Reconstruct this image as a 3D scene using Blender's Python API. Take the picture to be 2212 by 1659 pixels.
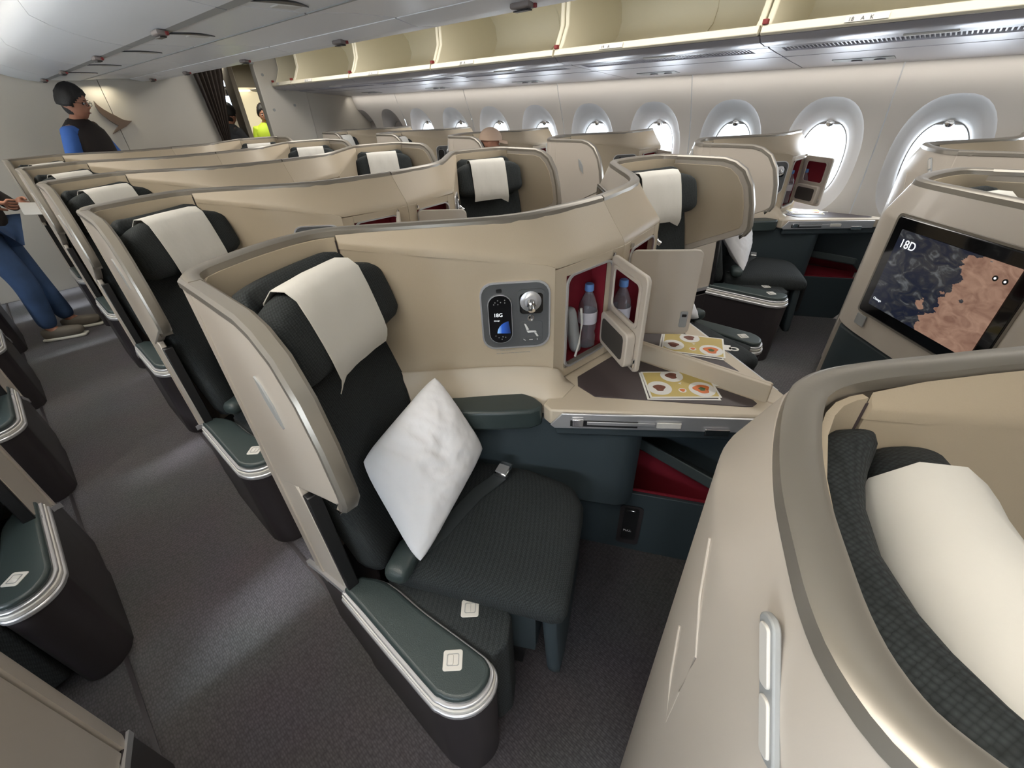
import bpy, bmesh, math, random
import numpy as np
from mathutils import Vector, Matrix, noise
random.seed(7)
S = bpy.context.scene
COL = S.collection
for o in list(bpy.data.objects): bpy.data.objects.remove(o)

# ------------------------------------------------------------ camera, world, light, exposure
cam = bpy.data.objects.new('camera', bpy.data.cameras.new('camera')); COL.objects.link(cam)
Rw = ((0.66096555, 0.43825631, -0.60914362), (-0.74956675, 0.34696503, -0.56370644), (-0.03569637, 0.82918434, 0.55783429))
cam.matrix_world = Matrix(((Rw[0][0], Rw[0][1], Rw[0][2], 0), (Rw[1][0], Rw[1][1], Rw[1][2], 0), (Rw[2][0], Rw[2][1], Rw[2][2], 1.55), (0, 0, 0, 1)))
cam.data.sensor_width = 36; cam.data.lens = 922.0 * 36 / 2212; cam.data.clip_start = 0.02; cam.data.clip_end = 100
S.camera = cam
world = bpy.data.worlds.new('sky'); S.world = world; world.use_nodes = True
bg = world.node_tree.nodes['Background']; bg.inputs[0].default_value = (0.80, 0.90, 1.0, 1); bg.inputs[1].default_value = 3.0
S.view_settings.view_transform = 'Standard'; S.view_settings.look = 'None'; S.view_settings.gamma = 1
S.view_settings.exposure = 0.0
try: S.view_settings.use_curve_mapping = False
except Exception: pass

def area(name, loc, rot, sx, sy, power, color=(1, 1, 1), spread=math.pi):
    l = bpy.data.lights.new(name, 'AREA'); l.shape = 'RECTANGLE'; l.size = sx; l.size_y = sy; l.energy = power; l.color = color; l.spread = spread
    o = bpy.data.objects.new(name, l); o.location = loc; o.rotation_euler = rot; COL.objects.link(o); return o
H = math.pi / 2
area('daylight_right', (4.75, 2.6, 1.15), (0, H, 0), 1.3, 9.0, 560, (0.84, 0.92, 1.0))
area('daylight_left', (-2.2, 2.0, 1.25), (0, -H, 0), 1.3, 9.5, 950, (0.80, 0.90, 1.0))
area('cove_light_right', (3.885, 2.4, 1.637), (0, math.radians(-22), 0), 0.03, 8.2, 9, (1.0, 0.93, 0.84), 2.6)
area('cove_light_left', (-1.345, 2.4, 1.637), (0, math.radians(22), 0), 0.03, 8.2, 9, (1.0, 0.93, 0.84), 2.6)
area('aisle_light_left', (-0.34, 2.2, 2.16), (0, 0, 0), 0.30, 7.6, 60, (1.0, 0.95, 0.87), 2.2)
area('aisle_light_right', (2.45, 2.2, 2.16), (0, 0, 0), 0.35, 7.6, 62, (1.0, 0.96, 0.90))
sun = bpy.data.lights.new('sun', 'SUN'); sun.energy = 6.0; sun.angle = math.radians(7); sun.color = (0.86, 0.92, 1.0)
so = bpy.data.objects.new('sun', sun); so.rotation_euler = (0, -math.radians(57), 0); COL.objects.link(so)
area('crew_light', (2.9, 7.6, 2.05), (0, 0, 0), 0.5, 0.5, 14, (1.0, 0.93, 0.8))
area('partition_downlight', (1.15, 6.46, 1.815), (math.radians(12), 0, 0), 0.22, 0.03, 0.55, (1.0, 0.90, 0.68), 2.2)

# ------------------------------------------------------------ materials
def mat(name, color, rough=0.5, metal=0.0, bump=None, emis=None, estr=0.0, trans=0.0, spec=0.5, coat=0.0, vary=0.0, vscale=8.0):
    m = bpy.data.materials.new(name); m.use_nodes = True; nt = m.node_tree; b = nt.nodes['Principled BSDF']
    c = (color[0], color[1], color[2], 1)
    b.inputs['Base Color'].default_value = c; b.inputs['Roughness'].default_value = rough; b.inputs['Metallic'].default_value = metal
    b.inputs['Specular IOR Level'].default_value = spec; b.inputs['Coat Weight'].default_value = coat
    b.inputs['Transmission Weight'].default_value = trans
    if emis: b.inputs['Emission Color'].default_value = (*emis, 1); b.inputs['Emission Strength'].default_value = estr
    tc = nt.nodes.new('ShaderNodeTexCoord')
    if vary:
        n = nt.nodes.new('ShaderNodeTexNoise'); n.inputs['Scale'].default_value = vscale; n.inputs['Detail'].default_value = 4
        mx = nt.nodes.new('ShaderNodeMix'); mx.data_type = 'RGBA'
        mx.inputs[6].default_value = tuple(x * (1 - vary) for x in color) + (1,); mx.inputs[7].default_value = tuple(min(1, x * (1 + vary)) for x in color) + (1,)
        nt.links.new(tc.outputs['Object'], n.inputs['Vector']); nt.links.new(n.outputs['Fac'], mx.inputs[0]); nt.links.new(mx.outputs[2], b.inputs['Base Color'])
    if bump:
        kind, sc, st = bump
        if kind == 'noise':
            t = nt.nodes.new('ShaderNodeTexNoise'); t.inputs['Scale'].default_value = sc; t.inputs['Detail'].default_value = 3; out = t.outputs['Fac']
            nt.links.new(tc.outputs['Object'], t.inputs['Vector'])
        elif kind == 'weave':
            mp = nt.nodes.new('ShaderNodeMapping'); mp.inputs['Rotation'].default_value = (0.3, 0.2, 0.45)
            nt.links.new(tc.outputs['Object'], mp.inputs['Vector'])
            t = nt.nodes.new('ShaderNodeTexVoronoi'); t.inputs['Scale'].default_value = sc; t.inputs['Randomness'].default_value = 0.25; out = t.outputs['Distance']
            nt.links.new(mp.outputs['Vector'], t.inputs['Vector'])
            cr = nt.nodes.new('ShaderNodeValToRGB'); cr.color_ramp.elements[0].color = (*[min(1, x * 1.9) for x in color], 1); cr.color_ramp.elements[1].color = (*[x * 0.45 for x in color], 1)
            cr.color_ramp.elements[1].position = 0.75
            nt.links.new(out, cr.inputs['Fac']); nt.links.new(cr.outputs['Color'], b.inputs['Base Color'])
        bp = nt.nodes.new('ShaderNodeBump'); bp.inputs['Strength'].default_value = st; bp.inputs['Distance'].default_value = 0.002
        if kind == 'weave': bp.invert = True
        nt.links.new(out, bp.inputs['Height']); nt.links.new(bp.outputs['Normal'], b.inputs['Normal'])
    return m
M = dict(
    beige=mat('warm beige laminate', (0.50, 0.42, 0.31), 0.42, bump=('noise', 300, 0.12)),
    beige_out=mat('pale beige lacquer', (0.53, 0.475, 0.41), 0.36, coat=0.15),
    ledge=mat('beige ledge moulding', (0.53, 0.46, 0.36), 0.4),
    rim=mat('champagne metal trim', (0.30, 0.275, 0.24), 0.34, metal=0.55),
    silver=mat('brushed silver', (0.66, 0.66, 0.68), 0.34, metal=0.7),
    chrome=mat('polished metal', (0.75, 0.75, 0.76), 0.12, metal=1.0),
    leather=mat('dark green leather', (0.034, 0.048, 0.048), 0.38, bump=('noise', 420, 0.25)),
    greyteal=mat('grey green lid', (0.045, 0.058, 0.060), 0.6),
    teal=mat('dark teal upholstery', (0.036, 0.050, 0.058), 0.55, bump=('noise', 260, 0.1)),
    weave=mat('charcoal woven fabric', (0.020, 0.0245, 0.026), 0.9, bump=('weave', 210, 0.5)),
    linen=mat('white linen', (0.72, 0.70, 0.65), 0.85, bump=('noise', 60, 0.25)),
    pillow=mat('white cotton', (0.80, 0.80, 0.82), 0.9, bump=('noise', 30, 0.3)),
    base=mat('dark brown kick panel', (0.030, 0.025, 0.027), 0.42),
    red=mat('crimson felt lining', (0.22, 0.006, 0.018), 0.8),
    inlay=mat('aubergine table inlay', (0.062, 0.048, 0.050), 0.5),
    black=mat('black plastic', (0.012, 0.012, 0.013), 0.35),
    gloss=mat('black glass', (0.006, 0.006, 0.007), 0.08, coat=0.4),
    grey=mat('grey control panel', (0.10, 0.105, 0.11), 0.4),
    plate=mat('cream plastic plate', (0.62, 0.60, 0.56), 0.45),
    white=mat('white print', (0.8, 0.8, 0.8), 0.6),
    glow=mat('lit display text', (0.9, 0.95, 1.0), 0.5, emis=(0.9, 0.95, 1.0), estr=1.0),
    mirror=mat('vanity mirror', (0.75, 0.76, 0.78), 0.03, metal=1.0),
    smoke=mat('dark net pocket', (0.05, 0.045, 0.04), 0.7),
    latchm=mat('brown grey latch plastic', (0.20, 0.17, 0.16), 0.4),
    greyp=mat('grey plastic', (0.32, 0.33, 0.33), 0.45),
    ceil=mat('pale grey ceiling panel', (0.74, 0.75, 0.76), 0.42),
    binw=mat('pale bin door', (0.80, 0.80, 0.81), 0.38),
    cream=mat('cream bin liner', (0.72, 0.67, 0.52), 0.5, vary=0.04, vscale=3),
    lip=mat('cream bin lip', (0.66, 0.61, 0.48), 0.4),
    psu=mat('silver grey service panel', (0.42, 0.41, 0.45), 0.33, metal=0.2),
    wall=mat('cabin wall lining', (0.60, 0.575, 0.545), 0.5),
    funnel=mat('window surround', (0.57, 0.565, 0.57), 0.5),
    part=mat('cream partition', (0.56, 0.53, 0.47), 0.45),
    emblem=mat('bronze emblem', (0.17, 0.12, 0.09), 0.5, metal=0.2),
    curtain=mat('brown curtain cloth', (0.085, 0.066, 0.055), 0.9, bump=('noise', 120, 0.3)),
    shade=mat('blind fabric', (0.50, 0.47, 0.45), 0.7),
    denim=mat('blue denim', (0.045, 0.09, 0.20), 0.85, bump=('noise', 90, 0.4), vary=0.5, vscale=7),
    shirt=mat('blue shirt cloth', (0.05, 0.15, 0.50), 0.8),
    vest=mat('dark brown vest', (0.018, 0.013, 0.013), 0.75, bump=('noise', 90, 0.2)),
    skin=mat('skin', (0.42, 0.20, 0.13), 0.55),
    hair=mat('black hair', (0.010, 0.009, 0.009), 0.6, bump=('noise', 150, 0.8)),
    shoe=mat('grey shoe cloth', (0.16, 0.14, 0.11), 0.8, bump=('noise', 200, 0.6)),
    sole=mat('white rubber sole', (0.65, 0.63, 0.56), 0.6),
    cap=mat('tan cap cloth', (0.60, 0.44, 0.33), 0.8),
    sweater=mat('grey knit', (0.06, 0.065, 0.075), 0.85),
    hivis=mat('high visibility yellow', (0.55, 0.75, 0.05), 0.7),
    capblue=mat('blue bottle cap', (0.13, 0.28, 0.62), 0.4),
    bottlelabel=mat('clear white label', (0.62, 0.60, 0.66), 0.45),
    paper=mat('white card', (0.78, 0.77, 0.73), 0.6),
    gold=mat('golden menu print', (0.52, 0.40, 0.13), 0.5, vary=0.25, vscale=6),
    dish=mat('white dish print', (0.72, 0.71, 0.68), 0.5),
    soup=mat('orange soup print', (0.62, 0.15, 0.03), 0.5, vary=0.4, vscale=60),
    food=mat('brown food print', (0.16, 0.05, 0.03), 0.6, vary=0.6, vscale=90),
    herb=mat('green herb print', (0.04, 0.09, 0.02), 0.6),
    cup=mat('coffee print', (0.03, 0.015, 0.01), 0.6),
    tagred=mat('red latch', (0.20, 0.02, 0.02), 0.5),
    strap=mat('dark seat belt webbing', (0.03, 0.036, 0.038), 0.6),
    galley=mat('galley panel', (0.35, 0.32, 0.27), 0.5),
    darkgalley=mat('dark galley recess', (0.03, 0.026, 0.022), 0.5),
    glowblue=mat('lit crew display', (0.6, 0.75, 1), 0.5, emis=(0.55, 0.72, 1.0), estr=1.3),
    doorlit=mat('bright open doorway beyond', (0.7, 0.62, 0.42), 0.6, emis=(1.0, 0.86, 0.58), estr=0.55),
    lampw=mat('lit lamp diffuser', (1, 0.95, 0.85), 0.5, emis=(1.0, 0.93, 0.8), estr=2.0),
    grass=mat('green sticker', (0.1, 0.4, 0.15), 0.6),
)
def bottle_mat():
    m = bpy.data.materials.new('clear bottle plastic'); m.use_nodes = True; b = m.node_tree.nodes['Principled BSDF']
    b.inputs['Base Color'].default_value = (0.86, 0.86, 0.92, 1); b.inputs['Roughness'].default_value = 0.06
    b.inputs['Transmission Weight'].default_value = 0.92; b.inputs['IOR'].default_value = 1.25
    return m
M['bottle'] = bottle_mat()
def pane_mat():
    m = bpy.data.materials.new('window pane'); m.use_nodes = True; nt = m.node_tree
    for n in list(nt.nodes): nt.nodes.remove(n)
    o = nt.nodes.new('ShaderNodeOutputMaterial'); t = nt.nodes.new('ShaderNodeBsdfTransparent'); g = nt.nodes.new('ShaderNodeBsdfGlossy'); g.inputs['Roughness'].default_value = 0.02
    x = nt.nodes.new('ShaderNodeMixShader'); x.inputs[0].default_value = 0.05
    nt.links.new(t.outputs[0], x.inputs[1]); nt.links.new(g.outputs[0], x.inputs[2]); nt.links.new(x.outputs[0], o.inputs[0]); return m
M['pane'] = pane_mat()
def carpet_mat():
    m = bpy.data.materials.new('aisle carpet'); m.use_nodes = True; nt = m.node_tree; b = nt.nodes['Principled BSDF']; b.inputs['Roughness'].default_value = 0.85
    b.inputs['Sheen Weight'].default_value = 0.25
    tc = nt.nodes.new('ShaderNodeTexCoord'); v = nt.nodes.new('ShaderNodeTexVoronoi'); v.inputs['Scale'].default_value = 170; v.inputs['Randomness'].default_value = 0.5
    mp = nt.nodes.new('ShaderNodeMapping'); mp.inputs['Scale'].default_value = (1, 0.45, 1); nt.links.new(tc.outputs['Object'], mp.inputs['Vector']); nt.links.new(mp.outputs['Vector'], v.inputs['Vector'])
    n = nt.nodes.new('ShaderNodeTexNoise'); n.inputs['Scale'].default_value = 2.5; nt.links.new(tc.outputs['Object'], n.inputs['Vector'])
    cr = nt.nodes.new('ShaderNodeValToRGB'); cr.color_ramp.elements[0].color = (0.085, 0.076, 0.082, 1); cr.color_ramp.elements[1].color = (0.032, 0.029, 0.031, 1); cr.color_ramp.elements[1].position = 0.8
    mx = nt.nodes.new('ShaderNodeMix'); mx.data_type = 'RGBA'; mx.blend_type = 'MULTIPLY'; mx.inputs[0].default_value = 0.35
    nt.links.new(v.outputs['Distance'], cr.inputs['Fac']); nt.links.new(cr.outputs['Color'], mx.inputs[6]); nt.links.new(n.outputs['Color'], mx.inputs[7]); nt.links.new(mx.outputs[2], b.inputs['Base Color'])
    bp = nt.nodes.new('ShaderNodeBump'); bp.invert = True; bp.inputs['Strength'].default_value = 0.6; bp.inputs['Distance'].default_value = 0.003
    nt.links.new(v.outputs['Distance'], bp.inputs['Height']); nt.links.new(bp.outputs['Normal'], b.inputs['Normal']); return m
M['carpet'] = carpet_mat()
def map_mat():
    # satellite map: dark sea upper left, brown land lower right (uses the display's UV map)
    m = bpy.data.materials.new('satellite map display'); m.use_nodes = True; nt = m.node_tree; b = nt.nodes['Principled BSDF']
    b.inputs['Base Color'].default_value = (0.01, 0.01, 0.01, 1); b.inputs['Roughness'].default_value = 0.15
    uv = nt.nodes.new('ShaderNodeUVMap'); sp = nt.nodes.new('ShaderNodeSeparateXYZ'); nt.links.new(uv.outputs[0], sp.inputs[0])
    n1 = nt.nodes.new('ShaderNodeTexNoise'); n1.inputs['Scale'].default_value = 5; n1.inputs['Detail'].default_value = 9; nt.links.new(uv.outputs[0], n1.inputs['Vector'])
    def math_(op, a, b_):
        x = nt.nodes.new('ShaderNodeMath'); x.operation = op
        for i, q in enumerate((a, b_)):
            if isinstance(q, (int, float)): x.inputs[i].default_value = q
            else: nt.links.new(q, x.inputs[i])
        return x.outputs[0]
    line = math_('SUBTRACT', sp.outputs[0], math_('MULTIPLY', sp.outputs[1], 0.30))
    f = math_('ADD', line, math_('MULTIPLY', math_('SUBTRACT', n1.outputs['Fac'], 0.5), 1.0))
    gt = math_('GREATER_THAN', f, 0.46)
    n2 = nt.nodes.new('ShaderNodeTexNoise'); n2.inputs['Scale'].default_value = 7; n2.inputs['Detail'].default_value = 8; n2.inputs['Distortion'].default_value = 1.6; nt.links.new(uv.outputs[0], n2.inputs['Vector'])
    sea = nt.nodes.new('ShaderNodeValToRGB'); e = sea.color_ramp.elements; e[0].position = 0.42; e[0].color = (0.009, 0.012, 0.026, 1); e[1].position = 0.76; e[1].color = (0.15, 0.16, 0.17, 1); k = e.new(0.55); k.color = (0.028, 0.029, 0.033, 1)
    land = nt.nodes.new('ShaderNodeValToRGB'); e = land.color_ramp.elements; e[0].position = 0.3; e[0].color = (0.19, 0.10, 0.07, 1); e[1].position = 0.75; e[1].color = (0.36, 0.22, 0.155, 1)
    nt.links.new(n2.outputs['Fac'], sea.inputs[0]); nt.links.new(n2.outputs['Fac'], land.inputs[0])
    mx = nt.nodes.new('ShaderNodeMix'); mx.data_type = 'RGBA'; nt.links.new(gt, mx.inputs[0]); nt.links.new(sea.outputs[0], mx.inputs[6]); nt.links.new(land.outputs[0], mx.inputs[7])
    nt.links.new(mx.outputs[2], b.inputs['Emission Color']); b.inputs['Emission Strength'].default_value = 1.0; return m
M['map'] = map_mat()
def earth_mat():
    m = bpy.data.materials.new('blue planet display'); m.use_nodes = True; nt = m.node_tree; b = nt.nodes['Principled BSDF']; b.inputs['Base Color'].default_value = (0, 0, 0, 1)
    tc = nt.nodes.new('ShaderNodeTexCoord'); sp = nt.nodes.new('ShaderNodeSeparateXYZ'); nt.links.new(tc.outputs['Generated'], sp.inputs[0])
    cr = nt.nodes.new('ShaderNodeValToRGB'); e = cr.color_ramp.elements; e[0].color = (0.35, 0.62, 0.95, 1); e[1].color = (0.004, 0.012, 0.05, 1); k = e.new(0.35); k.color = (0.02, 0.10, 0.5, 1)
    nt.links.new(sp.outputs[0], cr.inputs[0]); nt.links.new(cr.outputs[0], b.inputs['Emission Color']); b.inputs['Emission Strength'].default_value = 1.0; return m
M['earth'] = earth_mat()

# ------------------------------------------------------------ mesh helpers
OFF = Vector((0, 0, 0))          # local origin subtracted from the coordinates a part is written in
def mesh_obj(name, verts, faces, m, parent=None, smooth=35, bevel=0, seg=2, uv=None, recalc=True, kind=None, label=None):
    me = bpy.data.meshes.new(name)
    me.from_pydata([tuple(Vector(v) - OFF) for v in verts], [], faces)
    bm = bmesh.new(); bm.from_mesh(me)
    if recalc: bmesh.ops.recalc_face_normals(bm, faces=bm.faces)
    bm.to_mesh(me); bm.free()
    if uv:
        l = me.uv_layers.new(name='UVMap')
        for lp in me.loops: l.data[lp.index].uv = uv[lp.vertex_index]
    me.materials.append(m)
    for p in me.polygons: p.use_smooth = smooth > 0
    if smooth > 0:
        try: me.set_sharp_from_angle(angle=math.radians(smooth))
        except Exception: pass
    o = bpy.data.objects.new(name, me); COL.objects.link(o)
    if parent is not None: o.parent = parent
    if bevel:
        b = o.modifiers.new('edge', 'BEVEL'); b.width = bevel; b.segments = seg; b.limit_method = 'ANGLE'; b.angle_limit = math.radians(40); b.harden_normals = False
    if kind: o['kind'] = kind
    if label: o['label'] = label
    return o
def prism(pts, z0, z1, dirs=None):
    """closed solid over a plan polygon; z0, z1 numbers or per-point lists"""
    n = len(pts)
    a = z0 if isinstance(z0, (list, tuple)) else [z0] * n
    b = z1 if isinstance(z1, (list, tuple)) else [z1] * n
    v = [(p[0], p[1], a[i]) for i, p in enumerate(pts)] + [(p[0], p[1], b[i]) for i, p in enumerate(pts)]
    f = [tuple(range(n))[::-1], tuple(range(n, 2 * n))] + [(i, (i + 1) % n, n + (i + 1) % n, n + i) for i in range(n)]
    return v, f
def prism_x(pts, x0, x1):
    """polygon given in (y, z), extruded in x"""
    n = len(pts); v = [(x0, p[0], p[1]) for p in pts] + [(x1, p[0], p[1]) for p in pts]
    f = [tuple(range(n))[::-1], tuple(range(n, 2 * n))] + [(i, (i + 1) % n, n + (i + 1) % n, n + i) for i in range(n)]
    return v, f
def prism_y(pts, y0, y1):
    n = len(pts); v = [(p[0], y0, p[1]) for p in pts] + [(p[0], y1, p[1]) for p in pts]
    return v, [tuple(range(n))[::-1], tuple(range(n, 2 * n))] + [(i, (i + 1) % n, n + (i + 1) % n, n + i) for i in range(n)]
def boxv(x0, x1, y0, y1, z0, z1): return prism([(x0, y0), (x1, y0), (x1, y1), (x0, y1)], z0, z1)
def join(*vf):
    V = []; F = []
    for v, f in vf:
        k = len(V); V += list(v); F += [tuple(i + k for i in q) for q in f]
    return V, F
def loft(rings, closed_ring=True, caps=True, closed_path=False):
    n = len(rings[0]); V = [p for r in rings for p in r]; F = []
    R = len(rings)
    for i in range(R if closed_path else R - 1):
        j = (i + 1) % R
        for k in range(n if closed_ring else n - 1):
            l = (k + 1) % n; F.append((i * n + k, i * n + l, j * n + l, j * n + k))
    if caps and closed_ring and not closed_path: F += [tuple(range(n))[::-1], tuple((R - 1) * n + k for k in range(n))]
    return V, F
def frame(fwd, up=(0, 0, 1)):
    f = Vector(fwd).normalized(); u = Vector(up); r = f.cross(u).normalized(); u = r.cross(f).normalized(); return r, f, u
def quadpatch(o, ex, ey, w, h, t):
    """thin box: origin corner o, edge directions ex, ey, thickness t along ex x ey"""
    o = Vector(o); ex = Vector(ex).normalized(); ey = Vector(ey).normalized(); n = ex.cross(ey)
    P = [o, o + ex * w, o + ex * w + ey * h, o + ey * h]
    v = [tuple(p) for p in P] + [tuple(p + n * t) for p in P]
    return v, [(3, 2, 1, 0), (4, 5, 6, 7), (0, 1, 5, 4), (1, 2, 6, 5), (2, 3, 7, 6), (3, 0, 4, 7)]
def rrect(w, h, r, k=4):
    """rounded rectangle points (0..w, 0..h)"""
    P = []
    for cx, cy, a in ((w - r, r, -90), (w - r, h - r, 0), (r, h - r, 90), (r, r, 180)):
        for i in range(k + 1):
            t = math.radians(a + 90 * i / k); P.append((cx + r * math.cos(t), cy + r * math.sin(t)))
    return P
def plate(o, ex, ey, pts, t, base=0.0):
    """extrude 2-D points drawn in the plane (o, ex, ey) by t along the normal"""
    o = Vector(o); ex = Vector(ex).normalized(); ey = Vector(ey).normalized(); n = ex.cross(ey); N = len(pts)
    A = [tuple(o + ex * a + ey * b + n * base) for a, b in pts]; B = [tuple(o + ex * a + ey * b + n * (base + t)) for a, b in pts]
    return A + B, [tuple(range(N))[::-1], tuple(range(N, 2 * N))] + [(i, (i + 1) % N, N + (i + 1) % N, N + i) for i in range(N)]
def ring_plate(o, ex, ey, outer, inner, t, base=0.0):
    o = Vector(o); ex = Vector(ex).normalized(); ey = Vector(ey).normalized(); n = ex.cross(ey); N = len(outer)
    g = lambda P, h: [tuple(o + ex * a + ey * b + n * h) for a, b in P]
    V = g(outer, base) + g(outer, base + t) + g(inner, base + t) + g(inner, base); F = []
    for i in range(N):
        j = (i + 1) % N
        for a in range(4):
            b = (a + 1) % 4; F.append((a * N + i, a * N + j, b * N + j, b * N + i))
    return V, F
def disc(o, ex, ey, r, t, base=0.0, k=24, ry=None):
    return plate(o, ex, ey, [(r * math.cos(2 * math.pi * i / k), (ry or r) * math.sin(2 * math.pi * i / k)) for i in range(k)], t, base)
def lathe(o, axis, prof, k=24):
    r, f, u = frame(axis, (0.01, 0.02, 1) if abs(Vector(axis).normalized().z) < 0.9 else (0, 1, 0)); o = Vector(o)
    rings = [[tuple(o + f * d + (r * math.cos(2 * math.pi * i / k) + u * math.sin(2 * math.pi * i / k)) * rad) for i in range(k)] for rad, d in prof]
    return loft(rings)
def rbox(c, ex, ey, ez, hx, hy, hz, rad, n=6, deform=None):
    """rounded, slightly soft box with local axes ex, ey, ez and half sizes"""
    c = Vector(c); ex = Vector(ex).normalized(); ey = Vector(ey).normalized(); ez = Vector(ez).normalized()
    bm = bmesh.new(); bmesh.ops.create_cube(bm, size=2); bmesh.ops.subdivide_edges(bm, edges=bm.edges, cuts=n, use_grid_fill=True)
    V = []
    h = (hx, hy, hz)
    for v in bm.verts:
        q = []
        for a in range(3):
            s = v.co[a]; r = min(rad / h[a], 0.98)
            # concentrate vertices near the rounded borders
            s = math.copysign(abs(s) ** 0.75, s); q.append(s * h[a])
        inner = [max(-(h[a] - min(rad, h[a] * 0.98)), min(h[a] - min(rad, h[a] * 0.98), q[a])) for a in range(3)]
        d = Vector([q[a] - inner[a] for a in range(3)])
        p = Vector(inner)
        if d.length > 1e-9: p = p + d.normalized() * min(rad, max(abs(q[a] - inner[a]) for a in range(3)) if False else rad)
        if deform: p = Vector(deform(p))
        V.append(tuple(c + ex * p.x + ey * p.y + ez * p.z))
    F = [tuple(v.index for v in f.verts) for f in bm.faces]; bm.free()
    return V, F
def tube(path, r, k=8, ry=None):
    P = [Vector(p) for p in path]; rings = []
    for i, p in enumerate(P):
        t = (P[min(i + 1, len(P) - 1)] - P[max(i - 1, 0)]).normalized()
        a = t.cross(Vector((0, 0, 1)));
        if a.length < 1e-3: a = Vector((1, 0, 0))
        a.normalize(); b = t.cross(a)
        rings.append([tuple(p + a * r * math.cos(2 * math.pi * j / k) + b * (ry or r) * math.sin(2 * math.pi * j / k)) for j in range(k)])
    return loft(rings)
def ribbon(path, sides, t):
    """flat band along path, half width vectors in sides, thickness t upwards"""
    rings = []
    for p, s in zip(path, sides):
        p = Vector(p); s = Vector(s); u = Vector((0, 0, t)); rings.append([tuple(p - s), tuple(p + s), tuple(p + s + u), tuple(p - s + u)])
    return loft(rings)
def text(name, body, size, o, ex, ey, m, parent, flip=False, lift=0.0006):
    cu = bpy.data.curves.new(name, 'FONT'); cu.body = body; cu.size = size; cu.extrude = 0.0002
    t = bpy.data.objects.new(name, cu); COL.objects.link(t); bpy.context.view_layer.update()
    me = bpy.data.meshes.new_from_object(t.evaluated_get(bpy.context.evaluated_depsgraph_get()))
    bpy.data.objects.remove(t); ex = Vector(ex).normalized(); ey = Vector(ey).normalized(); n = ex.cross(ey); o = Vector(o)
    for v in me.vertices:
        a = v.co.copy(); v.co = o + ex * a.x + ey * a.y + n * (a.z + lift) - OFF
    me.materials.clear(); me.materials.append(m)
    ob = bpy.data.objects.new(name, me); COL.objects.link(ob); ob.parent = parent; ob['kind'] = 'stuff'; return ob
def empty(name, loc, label=None, cat=None, group=None, kind=None):
    o = bpy.data.objects.new(name, None); o.location = loc; o.empty_display_size = 0.1; COL.objects.link(o)
    return tag(o, label, cat, group, kind)
def tag(o, label=None, cat=None, group=None, kind=None):
    if label: o['label'] = label
    if cat: o['category'] = cat
    if group: o['group'] = group
    if kind: o['kind'] = kind
    return o
def copy_tree(o, parent=None, only=None):
    c = o.copy(); COL.objects.link(c); c.parent = parent
    for ch in list(o.children):
        if only is None or ch.get('skip_far') is None: copy_tree(ch, c, only)
    return c

# ------------------------------------------------------------ setting
P = 1.14                     # seat pitch
CX = 1.27                    # cabin centre line
Y0, Y1 = -1.9, 6.55
OFF = Vector((0, 0, 0))
v, f = boxv(-1.75, 4.35, Y0, 9.2, -0.05, 0.0); tag(mesh_obj('floor', v, f, M['carpet'], smooth=0), kind='structure')
for i, x in enumerate((-0.395, 0.185)):
    v, f = boxv(x - 0.006, x + 0.006, Y0, Y1, -0.001, 0.004); tag(mesh_obj('trim_%d' % (i + 1), v, f, M['base'], smooth=0), kind='structure')
# side walls: lining panels with two oval window openings each
WPROF = [(3.98, 0.0), (4.08, 0.35), (4.12, 0.70), (4.135, 0.95), (4.12, 1.15), (4.07, 1.35), (4.00, 1.52), (3.955, 1.66)]
def wall_x(z):
    for (xa, za), (xb, zb) in zip(WPROF, WPROF[1:]):
        if z <= zb: return xa + (xb - xa) * (z - za) / (zb - za)
    return WPROF[-1][0]
WC, WH, WW = 1.09, 0.385, 0.245       # funnel centre height, half height, half width
def oval(t, a, b, e=2.4):
    c, s = math.cos(t), math.sin(t); return a * math.copysign(abs(c) ** (2 / e), c), b * math.copysign(abs(s) ** (2 / e), s)
def wall_panel(yc_list, ya, yb):
    """sheet over y in [ya, yb] with oval openings, 40-point rings"""
    V = []; F = []; K = 40
    n = len(yc_list); edges = [ya] + [(yc_list[i] + yc_list[i + 1]) / 2 for i in range(n - 1)] + [yb]
    for i, yc in enumerate(yc_list):
        a0, a1 = edges[i], edges[i + 1]; z0, z1 = 0.66, 1.56
        ring0 = []; ring1 = []
        for k in range(K):
            t = 2 * math.pi * k / K; c, s = math.cos(t), math.sin(t); oy, oz = oval(t, WW, WH)
            ring0.append((yc + oy, WC + oz))
            # ray to the cell rectangle
            m = min(((a1 - yc) / c if c > 1e-6 else (a0 - yc) / c if c < -1e-6 else 9), ((z1 - WC) / s if s > 1e-6 else (z0 - WC) / s if s < -1e-6 else 9))
            ring1.append([yc + c * m, WC + s * m])
        for cy, cz in ((a0, z0), (a1, z0), (a0, z1), (a1, z1)):      # snap nearest ring point onto the corners
            j = min(range(K), key=lambda q: (ring1[q][0] - cy) ** 2 + (ring1[q][1] - cz) ** 2); ring1[j] = [cy, cz]
        b = len(V)
        R = 3
        for r in range(R + 1):
            for k in range(K):
                y = ring0[k][0] + (ring1[k][0] - ring0[k][0]) * r / R; z = ring0[k][1] + (ring1[k][1] - ring0[k][1]) * r / R
                V.append((wall_x(z), y, z))
        for r in range(R):
            for k in range(K):
                l = (k + 1) % K; F.append((b + r * K + k, b + r * K + l, b + (r + 1) * K + l, b + (r + 1) * K + k))
        for zs in ((0.0, 0.35, 0.66), (1.56, 1.66)):
            for za, zb in zip(zs, zs[1:]):
                b2 = len(V); V += [(wall_x(za), a0, za), (wall_x(za), a1, za), (wall_x(zb), a1, zb), (wall_x(zb), a0, zb)]; F.append((b2, b2 + 1, b2 + 2, b2 + 3))
    return V, F
yw = [0.02 + 0.645 * k for k in range(-3, 11)]
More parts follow.
